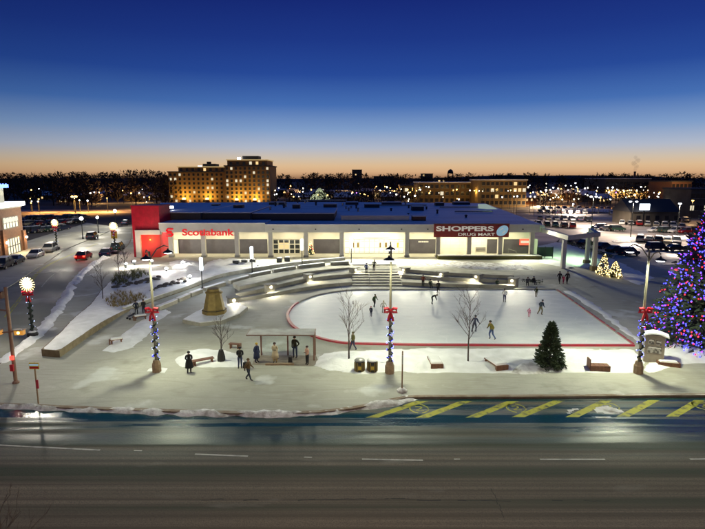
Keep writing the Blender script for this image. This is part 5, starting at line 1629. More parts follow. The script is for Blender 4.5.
    E_ = [('pelvis', 'waist', 1), ('waist', 'chest', 1), ('chest', 'neckb', 1), ('neckb', 'neck', 0), ('neck', 'headl', 0), ('headl', 'headm', 0), ('headm', 'headt', 0), ('headm', 'nose', 0)]
    for n in 'lr':
        E_ += [('neckb', 'sh' + n, 1), ('sh' + n, 'el' + n, 1), ('el' + n, 'wr' + n, 1), ('wr' + n, 'ha' + n, 4), ('pelvis', 'hi' + n, 2), ('hi' + n, 'kn' + n, 2), ('kn' + n, 'an' + n, 2), ('an' + n, 'to' + n, 3)]
    names = list(J)
    me = bpy.data.meshes.new('skel')
    me.from_pydata([J[n] for n in names], [(names.index(a), names.index(b)) for a, b, _ in E_], [])
    o = bpy.data.objects.new('skel', me)
    COL.objects.link(o)
    o.modifiers.new('s', 'SKIN')
    for i, n in enumerate(names):
        sv = me.skin_vertices[0].data[i]
        sv.radius = (rad[n], rad[n] * (.8 if n in ('chest', 'waist', 'pelvis') else 1))
        sv.use_root = n == 'pelvis'
    sub = o.modifiers.new('u', 'SUBSURF'); sub.levels = 1
    dg = bpy.context.evaluated_depsgraph_get()
    m2 = bpy.data.meshes.new_from_object(o.evaluated_get(dg))
    bpy.data.objects.remove(o)
    m2.materials.clear()
    for c in (SKIN, cloth(jacket), cloth(legs), cloth(boots), cloth((0.03, 0.03, 0.035))):
        m2.materials.append(c)
    for f in m2.polygons:
        c = f.center
        best, bi = 9, 1
        for a, b, mi in E_:
            A, B = Vector(J[a]), Vector(J[b]); d = B - A
            u = max(0, min(1, (c - A).dot(d) / d.length_squared))
            dist = (c - A - d * u).length - (rad[a] * (1 - u) + rad[b] * u) * .9
            if dist < best:
                best, bi = dist, mi
        f.material_index = bi
        f.use_smooth = True
    lo = min(v.co.z for v in m2.vertices)
    m2.transform(Matrix.Translation((0, 0, -lo)))
    po = obj('person', m2, None, (p.x, p.y, p.z), R(face))
    po.scale = (k * 1.04, k * 1.04, k)
    tag(po, label, 'person', group)
    hc = Vector(J['headm']) + Vector((0, .012, .012 - lo))
    hm = cloth(hat or (0.03, 0.02, 0.015))
    hb = MB(); hb.lathe([(.108, -.02), (.118, .02), (.112, .06), (.08, .105), (.02, .125)], 12, tuple(hc)); hb.build('hat' if hat else 'hair', hm, po, smooth=True)
    eye = MB()
    for s in (-1, 1):
        eye.octa((s * .035, Vector(J['headm']).y - .092, Vector(J['headm']).z - lo + .0), .012)
    if pose != 'bend':
        eye.build('eyes', cloth((0.02, 0.02, 0.02)), po)
    if coat:
        cb = MB(); cb.lathe([(.30, .42 - lo), (.27, .75 - lo), (.20, 1.06 - lo), (.17, 1.12 - lo)], 14, (0, 0, 0), 1, .8); cb.build('coat_skirt', cloth(jacket), po, smooth=True)
    if bag == 'backpack':
        MB().box((0, .27, 1.2 - lo), (.30, .20, .44), 0, .85).build('backpack', cloth((0.02, 0.02, 0.022)), po)
    if pose in ('skate', 'bend'):
        for n in 'lr':
            a = Vector(J['an' + n]); b = Vector(J['to' + n])
            MB().tube([(a.x, a.y + .08, .0), (b.x, b.y - .02, .0)], .012, 4).build('skate_blade', 'steel', po)
    return po
navy, black, jean, olive, brown, cream = (0.012, 0.016, 0.035), (0.012, 0.012, 0.014), (0.03, 0.045, 0.10), (0.10, 0.10, 0.03), (0.10, 0.06, 0.025), (0.50, 0.42, 0.28)
person(189.5, 372.5, 'person in long dark coat with hands raised to the face', black, black, 1.72, 20, 'hands', (0.012, 0.012, 0.014), True)
person(240.3, 368, 'person in dark jacket and blue jeans waiting left of the shelter', black, jean, 1.75, 10, 'hands', (0.015, 0.012, 0.012))
person(248.7, 380, 'person in brown jacket with black backpack walking past the shelter', brown, (0.03, 0.04, 0.06), 1.70, 70, 'walk', (0.12, 0.07, 0.03), False, 'backpack')
person(256.8, 362.3, 'person in navy coat and yellow hat under the shelter', (0.02, 0.03, 0.08), (0.02, 0.025, 0.06), 1.66, 60, 'stand', (0.55, 0.38, 0.06), True)
person(275.3, 362.5, 'person in cream coat standing in the middle of the shelter', cream, (0.40, 0.30, 0.10), 1.70, -10, 'hands', (0.06, 0.035, 0.03), True)
person(295.3, 357.5, 'tall person in dark olive jacket and jeans in the shelter', (0.025, 0.025, 0.012), jean, 1.85, -20, 'stand', (0.02, 0.015, 0.01))
person(307.3, 364.5, 'person in pale pink jacket at the end post of the shelter', (0.55, 0.33, 0.24), black, 1.58, -50, 'hands', (0.06, 0.03, 0.03))
person(353, 350, 'person in olive hooded jacket walking along the rink edging', olive, (0.03, 0.035, 0.08), 1.68, -60, 'walk', (0.10, 0.10, 0.03))
person(374.3, 307, 'skater in green jacket turning beside a child', (0.04, 0.07, 0.025), black, 1.60, 40, 'skate', (0.03, 0.05, 0.02))
person(371, 316.5, 'child skater in navy with pink hat', navy, navy, 1.15, -30, 'stand', (0.45, 0.06, 0.12))
person(383.3, 312.5, 'skater in white jacket next to the green one', (0.60, 0.60, 0.52), (0.35, 0.35, 0.33), 1.45, 10, 'skate', (0.55, 0.52, 0.36))
person(431.8, 304, 'skater in dark clothes bending forward', black, (0.02, 0.03, 0.03), 1.62, 80, 'bend')
person(438, 293.5, 'slim skater in black standing at the terrace edge of the ice', black, black, 1.68, 15)
person(423, 286.5, 'person in red jacket on the lowest terrace step', (0.22, 0.04, 0.015), black, 1.62, 0)
person(430.3, 287.5, 'person in dark green sitting on the lowest terrace step', (0.015, 0.03, 0.02), black, 1.6, 10, 'sit')
person(474.3, 332, 'skater in dark blue jacket gliding away from the camera', (0.025, 0.03, 0.07), (0.02, 0.025, 0.05), 1.70, 150, 'skate', (0.02, 0.02, 0.03))
person(491.3, 339, 'tall skater in olive jacket and blue jeans', (0.16, 0.13, 0.02), (0.05, 0.09, 0.22), 1.85, -70, 'skate', (0.02, 0.018, 0.015))
person(504.3, 302, 'skater in white top and dark blue trousers', (0.60, 0.60, 0.60), (0.02, 0.03, 0.08), 1.66, 5, 'stand', (0.05, 0.04, 0.04))
person(529, 317, 'small child skater all in pink', (0.60, 0.22, 0.32), (0.60, 0.25, 0.34), 1.0, -15, 'stand', (0.60, 0.25, 0.36))
person(540.3, 314.5, 'skater in dark blue jacket and khaki trousers near the pink child', (0.02, 0.035, 0.06), (0.14, 0.12, 0.06), 1.72, 110, 'skate', (0.02, 0.03, 0.05))
person(536, 297, 'person in dark green hooded jacket at the back edge of the ice', (0.05, 0.06, 0.02), (0.16, 0.15, 0.10), 1.3, 0, 'stand', (0.05, 0.06, 0.02))
person(559.4, 283.5, 'adult in black coat holding the hand side of a pink child', black, black, 1.74, 180, 'walk', (0.012, 0.012, 0.014))
person(563.2, 283.6, 'child in bright pink between two adults on the walkway', (0.50, 0.04, 0.10), (0.30, 0.03, 0.08), 1.15, 180, 'walk', (0.5, 0.05, 0.1))
person(567, 283.7, 'adult in dark jacket on the far side of the pink child', (0.02, 0.015, 0.02), black, 1.76, 180, 'walk', (0.012, 0.012, 0.014))
person(533.5, 284.5, 'person in black crouched among shrubs at the terrace end', black, navy, 1.6, 20, 'sit', (0.03, 0.04, 0.08))
person(527.5, 285, 'person in grey sitting beside the shrubs at the terrace end', (0.08, 0.08, 0.09), black, 1.6, -20, 'sit')
person(497, 287, 'person in dark green sitting near the last light pillar', (0.015, 0.03, 0.02), black, 1.6, 0, 'sit', (0.02, 0.03, 0.02))
person(366.2, 273.5, 'person in blue jacket climbing the stairway', (0.03, 0.06, 0.22), navy, 1.6, 180, 'walk', (0.03, 0.05, 0.15), z=0.75)
person(374, 271, 'person in dark clothes at the head of the stairway', (0.04, 0.045, 0.04), black, 1.72, 0, 'stand', (0.05, 0.04, 0.04), z=0.9)
person(136.6, 315, 'person in dark jacket behind the pushchair', navy, black, 1.66, 40, 'stand', black, group=None)
person(144.2, 315, 'person in black jacket standing next to the pushchair pusher', black, navy, 1.76, -10, 'hands', (0.03, 0.02, 0.018))
p = G(131.5, 319)
t = thing('pushchair', 'dark pushchair with grey hood beside two people on the walkway', 'pushchair', tuple(p), R(-40))
sb = MB(); sb.add([(-.25, -.35, .35), (.25, -.35, .35), (.25, .25, .45), (-.25, .25, .45), (-.25, .40, .95), (.25, .40, .95)], [(0, 1, 2, 3), (3, 2, 5, 4)]); sb.build('seat', cloth((0.03, 0.03, 0.05)), t)
MB().lathe([(.30, .70), (.28, .90), (.16, 1.04), (.02, 1.08)], 10, (0, .15, 0)).build('hood', cloth((0.25, 0.26, 0.30)), t)
for x in (-.27, .27):
    for y in (-.32, .34):
        w = MB(); w.tube([(x - .02, y, .12), (x + .02, y, .12)], .12, 10); w.build('wheel', 'black', t)
    MB().tube([(x, -.32, .12), (x, .30, .55), (x, .60, 1.05)], .018, 5).build('frame', 'steel', t)
MB().tube([(-.27, .60, 1.05), (.27, .60, 1.05)], .02, 5).build('handle', 'black', t)

# ================================================================== CARS
def car_proto(kind):
    """car along x, front at +x"""
    Lh, w = (2.25, .88) if kind == 'sedan' else (2.30, .92)
    if kind == 'sedan':
        prof = [(-2.22, .35), (-2.25, .62), (-2.15, .90), (-1.55, .96), (.95, .96), (1.75, .86), (2.18, .72), (2.25, .50), (2.18, .30), (-2.1, .28)]
        cab = [(-1.75, .94), (-1.05, 1.40), (.15, 1.43), (1.05, .95)]
    else:
        prof = [(-2.22, .38), (-2.26, .75), (-2.22, 1.05), (-1.6, 1.08), (1.05, 1.06), (1.75, .98), (2.22, .82), (2.28, .52), (2.2, .34), (-2.1, .32)]
        cab = [(-2.16, 1.04), (-1.95, 1.66), (-.1, 1.70), (.55, 1.62), (1.25, 1.05)]
    def ext(mb, pr, ws):
        n = len(pr); vs = []
        for y, ins in ws:
            cx_ = 0
            for x, z in pr:
                vs.append((x * (1 - ins * .06), y, z - (ins * .05 if z > .6 else -ins * .04)))
        fs = [tuple(range(n)), tuple(range((len(ws)) * n - 1, (len(ws) - 1) * n - 1, -1))]
        for j in range(len(ws) - 1):
            for i in range(n):
                i2 = (i + 1) % n
                fs.append((j * n + i, (j + 1) * n + i, (j + 1) * n + i2, j * n + i2))
        mb.add(vs, fs)
    root = obj('car', None)
    b = MB(); ext(b, prof, ((-w, 1), (-w + .08, .2), (-w + .25, 0), (w - .25, 0), (w - .08, .2), (w, 1)))
    body = b.build('body', 'steel', root, smooth=False)
    n = len(cab)
    c = MB(); wt = w - .26; wb_ = w - .06
    zmin, zmax = min(z for x, z in cab), max(z for x, z in cab)
    vs = [(x, s * (wb_ + (wt - wb_) * (z - zmin) / (zmax - zmin)), z) for s in (-1, 1) for x, z in cab]
    c.add(vs, [tuple(range(n)), tuple(range(2 * n - 1, n - 1, -1))] + [(i, n + i, n + (i + 1) % n, (i + 1) % n) for i in range(n)])
    c.build('windows', 'glass', root)
    r = MB(); top = [p for p in cab if p[1] > zmax - .12]
    x0, x1 = min(p[0] for p in top), max(p[0] for p in top)
    r.box(((x0 + x1) / 2, 0, zmax + .0), (x1 - x0 + .12, wt * 2 + .03, .07), 0, .96)
    for s in (-1, 1):
        for xx, (xa, za) in ((x0, cab[0]), (x1, cab[-1])):
            r.tube([(xa, s * (wb_ + .005), za), (xx, s * (wt + .005), zmax)], .045, 4)
        mxm = (x0 + x1) / 2
        r.tube([(mxm, s * (wb_ + .01), zmin), (mxm, s * (wt + .01), zmax)], .04, 4)
    r.build('roof', 'steel', root)
    sn = MB().box(((x0 + x1) / 2, 0, zmax + .065), (x1 - x0, wt * 1.9, .06), 0, .9); sn.build('snow_cover', 'snow', root)
    for x in (-1.35, 1.38):
        for s in (-1, 1):
            wh = MB(); wh.tube([(x, s * (w - .17), .32), (x, s * (w + .015), .32)], .33, 12); o = wh.build('wheel', 'black', root)
            rm = MB(); rm.tube([(x, s * (w - .02), .32), (x, s * (w + .025), .32)], .18, 10); rm.build('rim', 'steel', o)
    for s in (-1, 1):
        MB().box((2.2, s * .6, .66), (.12, .36, .14)).build('headlight', 'head_off', root)
        MB().box((-2.2, s * .66, .78), (.12, .30, .18)).build('tail_light', 'tail_off', root)
    return root
CP = {'sedan': car_proto('sedan'), 'van': car_proto('van')}
PAINT = {n: mat('car_paint_' + n, c, 0.25, 0.2) for n, c in (('black', (.012, .012, .014)), ('silver', (.36, .37, .37)), ('navy', (.015, .022, .06)), ('red', (.22, .012, .012)), ('white', (.6, .6, .58)), ('green', (.02, .05, .035)), ('grey', (.10, .10, .105)), ('tan', (.28, .25, .18)))}
for kname, croot in CP.items():
    for ch in croot.children:
        if ch.name.startswith(('body', 'roof')):
            ch.material_slots[0].link = 'OBJECT'
used = {'sedan': False, 'van': False}
def car(px, py, rz, kind, col, label, group, snow=True, tail=False, base=-.13):
    p = G(px, py, base)
    c = copy_tree(CP[kind])
    c.location = (p.x, p.y, H(p.x, p.y) + base)
    c.rotation_euler = (0, 0, R(rz))
    tag(c, label, 'car', group)
    for ch in c.children:
        if ch.name.startswith(('body', 'roof')):
            ch.material_slots[0].link = 'OBJECT'
            ch.material_slots[0].material = PAINT[col]
        if ch.name.startswith('snow_cover') and not snow:
            bpy.data.objects.remove(ch)
    if tail:
        for ch in c.children:
            if ch.name.startswith('tail_light'):
                ch.material_slots[0].link = 'OBJECT'; ch.material_slots[0].material = M['tail']
        for s in (-.66, .66):
            light('POINT', (-2.5, s, .75), 14, (1.0, .06, .03), .08, c)
        for s in (-.6, .6):
            light('SPOT', (2.4, s, .65), 220, (1.0, .93, .8), .08, c, (0, R(-82), 0), 70, .6)
            MB().box((2.27, s, .66), (.03, .34, .14)).build('headlight_lens', 'lamp_white', c)
    return c
SG = 'cars along the side street'
car(3, 268.5, 285, 'van', 'black', 'black people carrier parked first beside the brick building', SG)
car(15, 264, 284, 'sedan', 'black', 'dark saloon parked before the lit doorway of the brick building', SG)
car(36, 257.5, 284, 'sedan', 'silver', 'pale silver saloon parked beyond the lit doorway', SG)
car(50, 252, 284, 'van', 'silver', 'silver minivan parked beside the wreathed lamp', SG)
car(84, 259, 101, 'sedan', 'red', 'car driving away with bright red tail lights', SG, False, True, -.12)
car(107, 256, 103, 'sedan', 'navy', 'dark blue saloon parked at the kerb before the red tower', SG, base=-.12)
car(118, 250.5, 103, 'van', 'green', 'dark green van parked under the yellow banner lamp', SG, base=-.12)
car(92.5, 239, 104, 'van', 'navy', 'dark van at the bend of the side street', SG, base=-.12)
car(126, 224.5, 100, 'sedan', 'navy', 'small dark blue car far up the side street', SG, base=-.12)
rr = random.Random(77)
cols = ['black', 'navy', 'grey', 'silver', 'black', 'navy', 'white', 'green', 'tan', 'red', 'grey']
LG = 'cars parked in the side car park'
def far_cars(spots, rz, group, label, jit=4):
    for px, py in spots:
        cn = rr.choice(cols); kd = rr.choice(('sedan', 'van'))
        car(px, py, rz + rr.uniform(-jit, jit) + rr.choice((0, 180)), kd, cn, label.format(c={'navy': 'dark blue'}.get(cn, cn), k='saloon' if kd == 'sedan' else 'people carrier'), group)
# dark lot on the far side of the side street
far_cars([(31 + 6.2 * i, 233 - .55 * i) for i in range(6)], 70, LG, '{c} {k} in the dim car park beyond the brick building')
far_cars([(30 + 6 * i, 226 - .35 * i) for i in range(9)], 70, LG, '{c} {k} in the second row of the dim car park')
far_cars([(30 + 6 * i, 220.5 - .2 * i) for i in range(10)], 70, LG, '{c} {k} in the back row of the dim car park')
RG = 'cars in the mall car park'
car(575, 243, 25, 'van', 'navy', 'dark blue people carrier parked nearest the pergola beam', RG)
car(586, 245.5, 25, 'sedan', 'black', 'black saloon parked behind the olive hedge', RG)
car(604, 249, 22, 'sedan', 'navy', 'dark blue saloon parked beyond the hedge end', RG)
car(616, 252.5, 20, 'sedan', 'green', 'dark green saloon next to the lamp column in the car park', RG)
car(628, 255.5, 20, 'van', 'navy', 'dark blue van parked at the walkway edge', RG)
car(657, 250, 4, 'van', 'navy', 'dark blue people carrier parked behind the christmas tree', RG)
car(676, 251, 4, 'sedan', 'black', 'black saloon parked behind the christmas tree', RG)
far_cars([(538 + 8.6 * i, 226 + .5 * i) for i in range(5)], 75, RG, '{c} {k} parked in the row behind the mall corner')
far_cars([(540 + 8 * i, 219.5 + .35 * i) for i in range(7)], 75, RG, '{c} {k} in the second row behind the mall corner')
far_cars([(540 + 7.5 * i, 213.5 + .1 * i) for i in range(7)], 75, RG, '{c} {k} in the third row behind the mall corner')
far_cars([(599, 229.5), (608, 230.5), (617, 231)], 5, RG, '{c} {k} parked along the open lane of the car park')
far_cars([(622 + 8.5 * i, 224.5 + .5 * i) for i in range(8)], 65, RG, '{c} {k} in the row before the gabled house')
far_cars([(626 + 8.5 * i, 219.5 + .4 * i) for i in range(8)], 65, RG, '{c} {k} close up against the gabled house')
far_cars([(655 + 10.5 * i, 232 + .5 * i) for i in range(4)], 15, RG, '{c} {k} parked across the lane from the gabled house')
far_cars([(543 + 7.2 * i, 209.6) for i in range(12)], 80, RG, '{c} {k} in the last row along the back windrow')
far_cars([(640 + 9 * i, 241.5 + .6 * i) for i in range(5)], 60, RG, '{c} {k} parked nose in to the near windrow')
far_cars([(612 + 8 * i, 214.5 + .2 * i) for i in range(4)], 70, RG, '{c} {k} in the short row left of the gabled house')
for r_ in CP.values():
    for ch in list(r_.children):
        for g in list(ch.children):
            bpy.data.objects.remove(g)
        bpy.data.objects.remove(ch)
    bpy.data.objects.remove(r_)

# snow windrows in the car park
mound('snow_bank', 'long snow windrow across the mall car park', [tuple(G0(a, b)[:2]) for a, b in ((612, 240), (650, 238.5), (705, 236), (705, 238.5), (650, 241), (614, 242.5))], .8, 'snow_dirty', 1.2, 2, .5, 31, .6)
mound('snow_bank', 'snow windrow along the back of the mall car park', [tuple(G0(a, b)[:2]) for a, b in ((530, 206.5), (590, 209), (640, 212), (640, 214), (590, 211.5), (530, 209))], .9, 'snow_dirty', 2.5, 3, .8, 32, .6)

# ================================================================== BUILDINGS
def windows_on(root, xs, zs, y, w, h, lit=.2, seed=0, litm='win_lit', depth=.15):
    rq = random.Random(seed)
    fm = MB().bx(-w / 2, w / 2, -.05, depth, -h / 2, h / 2)
    dk = fm.mesh('window', 'win_dark')
    lt = fm.mesh('window', litm)
    lw = fm.mesh('window', 'win_white')
    sl = MB().bx(-w / 2 - .1, w / 2 + .1, -.2, .05, -h / 2 - .18, -h / 2).mesh('sill', 'concrete')
    for z in zs:
        for x in xs:
            q = rq.random()
            o = obj('window', lt if q < lit * .65 else lw if q < lit else dk, root, (x, y, z))
            obj('sill', sl, o)
def far_box(name, label, px0, px1, pyt, pyb, D, depth, m, cat='building', group=None, roof='dark_roof', wins=None, lit=.2, seed=0, litm='win_lit', z0=-.2, snow=None):
    a, b = W(px0, pyt, D), W(px1, pyt, D)
    t = thing(name, label, cat, ((a.x + b.x) / 2, D, 0), 0, group)
    hw = (b.x - a.x) / 2
    MB().bx(-hw, hw, 0, depth, z0, a.z).build('wall', m, t)
    MB().bx(-hw - .4, hw + .4, -.4, depth + .4, a.z, a.z + .6).build('roof', snow or roof, t)
    if wins:
        nx, nz, w, h = wins
        zb_ = max(.5, W(px0, pyb, D).z)
        xs = [-hw + 2 * hw * (i + .5) / nx for i in range(nx)]
        zs = [zb_ + (a.z - zb_) * (i + .5) / nz for i in range(nz)]
        windows_on(t, xs, zs, -.02, w, h, lit, seed, litm)
    return t, hw, a.z
# the two uplit apartment houses
DA = 285
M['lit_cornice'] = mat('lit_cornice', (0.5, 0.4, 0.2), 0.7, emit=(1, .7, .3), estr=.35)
t, hw, z = far_box('apartment_house', 'broad amber brick apartment house uplit from below with rooftop plant', 168, 228, 172.5, 203, DA, 24, 'amber_brick', wins=(13, 7, 1.1, 1.3), lit=.13, seed=4, litm='win_white')
zt_ = W(200, 167.3, DA).z
o = MB().bx(-hw + 5, hw - 2, 2, 22, z + .6, zt_).build('top_storey', 'amber_brick', t); MB().bx(-hw + 4.4, hw - 1.4, 1.4, 22.6, zt_, zt_ + .5).build('cornice', 'lit_cornice', o)
z2 = W(200, 163.5, DA).z
MB().bx(1, 8, 6, 14, zt_ + .5, z2).build('plant_room', 'dark_roof', t); MB().bx(3, 5, 7, 9, z2, z2 + 1.2).build('vent', 'dark_roof', t)
MB().bx(-1.5, 0.5, 5.6, 6, z2 - 2.2, z2 - 1.2).build('roof_lamp', 'lamp_white', t)
windows_on(t, [-hw + 6.5 + i * 3.2 for i in range(8)], [(z + zt_) / 2 + .2], 1.98, 1.3, 1.5, .2, 6)
for x in (-hw * .45, hw * .32):
    light('POINT', (x, -3.2, 4.6), 3300, (1.0, .62, .10), .4, t)
    MB().bx(x - .9, x + .9, -3.8, -2.6, -.2, 3.6).build('porch', 'brick', t)
    MB().box((x, -3.2, 4.0), (1.6, .8, .9)).build('uplight', 'lamp_sodium', t)
t, hw, z = far_box('apartment_house', 'tall amber brick apartment house with stepped flat top', 224.5, 269.5, 166.5, 203, DA - 10, 24, 'amber_brick', wins=(10, 9, 1.1, 1.3), lit=.11, seed=9, litm='win_white')
zt_ = W(245, 160.3, DA - 10).z
o = MB().bx(-hw + 1, hw - 1.6, 2, 22, z + .6, zt_).build('top_storey', 'amber_brick', t); MB().bx(-hw + .5, hw - 1.1, 1.4, 22.6, zt_, zt_ + .5).build('cornice', 'lit_cornice', o)
z2 = W(245, 155.5, DA - 10).z
MB().bx(-3.5, 5, 6, 14, zt_ + .5, z2).build('plant_room', 'dark_roof', t); MB().bx(-6, -4.4, 5, 6, zt_ + .5, zt_ + 1.6).build('roof_lamp', 'lamp_white', t)
windows_on(t, [-hw + 3 + i * 3.4 for i in range(6)], [(z + zt_) / 2 + .2], 1.98, 1.3, 1.5, .3, 6)
for x in (-hw * .45, hw * .35):
    light('POINT', (x, -3.2, 4.6), 3300, (1.0, .62, .10), .4, t)
    MB().bx(x - .9, x + .9, -3.8, -2.6, -.2, 3.6).build('porch', 'brick', t)
    MB().box((x, -3.2, 4.0), (1.6, .8, .9)).build('uplight', 'lamp_sodium', t)
# brick corner building on the left, seen along its street front
pa_, pc = G(0, 258.5), G(25, 249.5)
fd = (pc - pa_); fd.z = 0; fd.normalize()
ang = math.atan2(fd.y, fd.x)
t = thing('brick_building', 'brown brick corner building with white lit canopy and lit doorway', 'building', (pc.x, pc.y, pc.z), ang)
fn = Vector((fd.y, -fd.x, 0))
def bq(px, py):                                   # picture point -> (along the front, height)
    r_ = Vector(ray(px, py)); o_ = Vector((0, 0, HC))
    k_ = (pc - o_).dot(fn) / r_.dot(fn)
    q = o_ + r_ * k_ - pc
    return q.dot(fd), q.z
def bX(px, py=235): return bq(px, py)[0]
zc0, zc1 = bq(23, 205)[1], bq(23, 201)[1]
MB().bx(-34, 0, 0, 16, -.5, zc0 - .3).build('wall', 'brick', t)
MB().bx(-34, .0, -.22, 16.2, zc0 - .3, zc0).build('parapet', 'concrete', t)
MB().bx(-34, .4, -.7, 16.4, zc0, zc1).build('canopy', mat('canopy_white', (.75, .75, .75), .6, emit=(.92, .95, 1.0), estr=1.1), t)
xg = bX(11, 195)
zg = bq(11, 188)[1]
MB().bx(-34, xg, 1.2, 14, zc1, zg).build('clerestory', mat('clerestory_glass', (.4, .4, .3), .5, emit=(.75, .72, .5), estr=.32), t)
sgn = MB(); x = bX(-8, 187)
rq = random.Random(8)
z0_ = bq(6, 188)[1]
while x < bX(13.5, 187):
    w = rq.uniform(.8, 1.2)
    sgn.bx(x, x + .25, .9, 1.05, z0_, z0_ + .75); sgn.bx(x + w - .25, x + w, .9, 1.05, z0_, z0_ + .62)
    zz = z0_ + rq.choice((0, .25, .5)); sgn.bx(x + .25, x + w - .25, .91, 1.04, zz, zz + .16)
    x += w + .35
sgn.build('roof_lettering', glow('blue_white_letters', (.16, .30, 1.0), 3.0), t)
for x0, x1, y0, y1, nm, m_ in ((2.5, 17.5, 217, 228, 'window', 'shop_glow'), (7, 20, 237.5, 254.5, 'shop_doorway', 'shop_glow')):
    xa, xb = bX(x0, (y0 + y1) / 2), bX(x1, (y0 + y1) / 2)
    za, zb2 = bq((x0 + x1) / 2, y1)[1], bq((x0 + x1) / 2, y0)[1]
    za = max(za, .05)
    o = MB().bx(xa, xb, -.06, .1, za, zb2).build(nm, m_, t)
    f = MB(); n_ = 5
    for i in range(n_ + 1):
        xx = xa + (xb - xa) * i / n_
        f.bx(xx - .09, xx + .09, -.14, -.05, za, zb2)
    for i in range(3):
        zz = za + (zb2 - za) * i / 2
        f.bx(xa, xb, -.13, -.055, zz - .07, zz + .07)
    f.build('frame', 'dark_steel', o)
    if nm == 'window':
        MB().bx(xa + .3, xb - .3, -.2, -.145, zb2 - .8, zb2 - .15).build('window_sign', 'win_white', o)
zl = bq(23.3, 237)[1]
for px in (2.5, 23.0):
    MB().bx(bX(px) - .7, bX(px) + .7, -.35, 0, -.4, bq(px, 230)[1]).build('pilaster', 'brick', t)
    MB().ball((bX(px), -.6, zl), .24, 8, 5).build('wall_lamp', 'lamp_warm', t)
    light('POINT', (bX(px), -1.1, zl), 150, (1.0, .50, .12), .15, t)
light('AREA', (bX(13), -1.4, zl + .4), 260, (1.0, .75, .4), .2, t, (R(-20), 0, 0), size=(4, .5))
# far town
far_box('tower_block', 'dark high rise block standing alone on the skyline', 352, 362, 170, 190, 900, 18, 'far_wall', wins=(4, 9, 2.2, 2.0), lit=.06, seed=3)
far_box('tower_block', 'dark slab block on the skyline above the yellow building', 422.5, 433, 174, 190, 700, 18, 'far_wall', wins=(4, 5, 2.2, 2.0), lit=.08, seed=5)
far_box('office_block', 'long low dark block on the skyline beside the high rise', 374, 394, 176.5, 190, 850, 20, 'far_wall', wins=(8, 3, 2.4, 2.0), lit=.12, seed=6)
far_box('office_block', 'stepped dark block near the slab block on the skyline', 436, 447, 178, 190, 650, 18, 'far_wall', wins=(5, 2, 2.4, 2.0), lit=.1, seed=7)
far_box('brick_warehouse', 'long yellow brick building behind the mall roof', 419, 481, 183, 206, 300, 26, 'far_yellow', wins=(12, 3, 1.8, 2.0), lit=.03, seed=8, snow='roof_snow')
far_box('brick_warehouse', 'yellow brick building with lit windows behind the mall corner', 481.5, 527, 180.5, 206, 275, 26, 'far_yellow', wins=(10, 4, 1.6, 1.8), lit=.16, seed=10, snow='roof_snow')
far_box('brick_warehouse', 'low orange brick building next to the long yellow one', 401, 419, 186, 203, 330, 16, 'far_yellow', wins=(5, 2, 1.8, 2.0), lit=.15, seed=13)
far_box('shop_row', 'low shop row with warm lit windows beyond the mall roof', 374, 402, 191, 199, 360, 14, 'far_wall', wins=(11, 1, 1.7, 3.0), lit=.9, seed=11, litm='win_lit', snow='roof_snow')
far_box('shop_row', 'low dim house row beside the glass pyramid', 330, 372, 191, 199, 420, 14, 'far_wall', wins=(12, 1, 1.7, 2.0), lit=.3, seed=12, snow='roof_snow')
far_box('shop_row', 'low dim house row beyond the tall apartment house', 274, 302, 190, 199, 400, 14, 'far_wall', wins=(9, 2, 1.7, 1.8), lit=.3, seed=14, snow='roof_snow')
# glass pyramid
a = W(319, 187, 300)
b0, b1 = W(309, 200, 300), W(331, 200, 300)
t = thing('glass_pyramid', 'pale green lit glass pyramid beyond the mall roof', 'pyramid', (a.x, 306, 0))
hw = (b1.x - b0.x) / 2
zb_ = b0.z
py = MB(); py.add([(-hw, -hw, zb_), (hw, -hw, zb_), (hw, hw, zb_), (-hw, hw, zb_), (0, 0, a.z)], [(0, 1, 4), (1, 2, 4), (2, 3, 4), (3, 0, 4), (3, 2, 1, 0)]); py.build('glass', glow('pyramid_glass', (.75, .85, .5), .55), t)
rb = MB()
for i in range(5):
    rb.tube([(-hw + hw * .5 * i, -hw - .05, zb_), (0, -.05, a.z)], .13, 4)
rb.build('glazing_bars', 'dark_steel', t)
MB().bx(-hw, hw, -hw, hw, -.2, zb_).build('base', 'far_wall', t)
# lattice water tower
a = W(450.5, 170, 900); b = W(450.5, 182, 900)
t = thing('water_tower', 'slim lattice tower on the skyline', 'tower', (a.x, 900, 0))
tm = MB()
for s in (-1, 1):
    for y in (-3, 3):
        tm.tube([(s * 4.5, y, 0), (s * 4.0, y, a.z - 5)], .5, 4)
for i in range(6):
    z = (a.z - 5) * i / 6
    tm.tube([(-4.4, -3, z), (4.3, -3, z + (a.z - 5) / 6)], .3, 4)
tm.build('legs', 'dark_steel', t); MB().lathe([(4.5, a.z - 6), (5, a.z - 4), (4, a.z - 1), (.5, a.z + 1.5)], 8).build('tank', 'dark_steel', t)
# big plant building on the right with its lit bays and smoke stack
t, hw, z = far_box('plant_building', 'large dim industrial hall with an orange lit loading front', 606, 651, 179, 198, 430, 40, 'far_wall', wins=(10, 2, 3, 2.4), lit=.08, seed=15, snow='roof_snow')
MB().bx(-hw, hw + 14, -7, -.4, 5.6, 6.4).build('loading_canopy', 'far_yellow', t)
for i in range(9):
    x = -hw + 3 + i * (2 * hw + 8) / 9
    MB().box((x, -5, 5.3), (1.3, 1.0, .5)).build('canopy_lamp', 'lamp_warm', t)
for x in (-hw * .6, 0, hw * .6, hw + 9):
    light('POINT', (x, -6, 4.2), 14000, (1.0, .55, .15), .4, t)
far_box('plant_building', 'brown brick block next to the orange lit industrial hall', 651.5, 668, 183, 199, 425, 30, 'brick', wins=(4, 2, 2, 2.2), lit=.1, seed=16)
far_box('brick_house', 'dark red brick block behind the gabled house', 672, 692, 182, 205, 260, 20, 'brick', wins=(5, 3, 1.4, 1.8), lit=.1, seed=17)
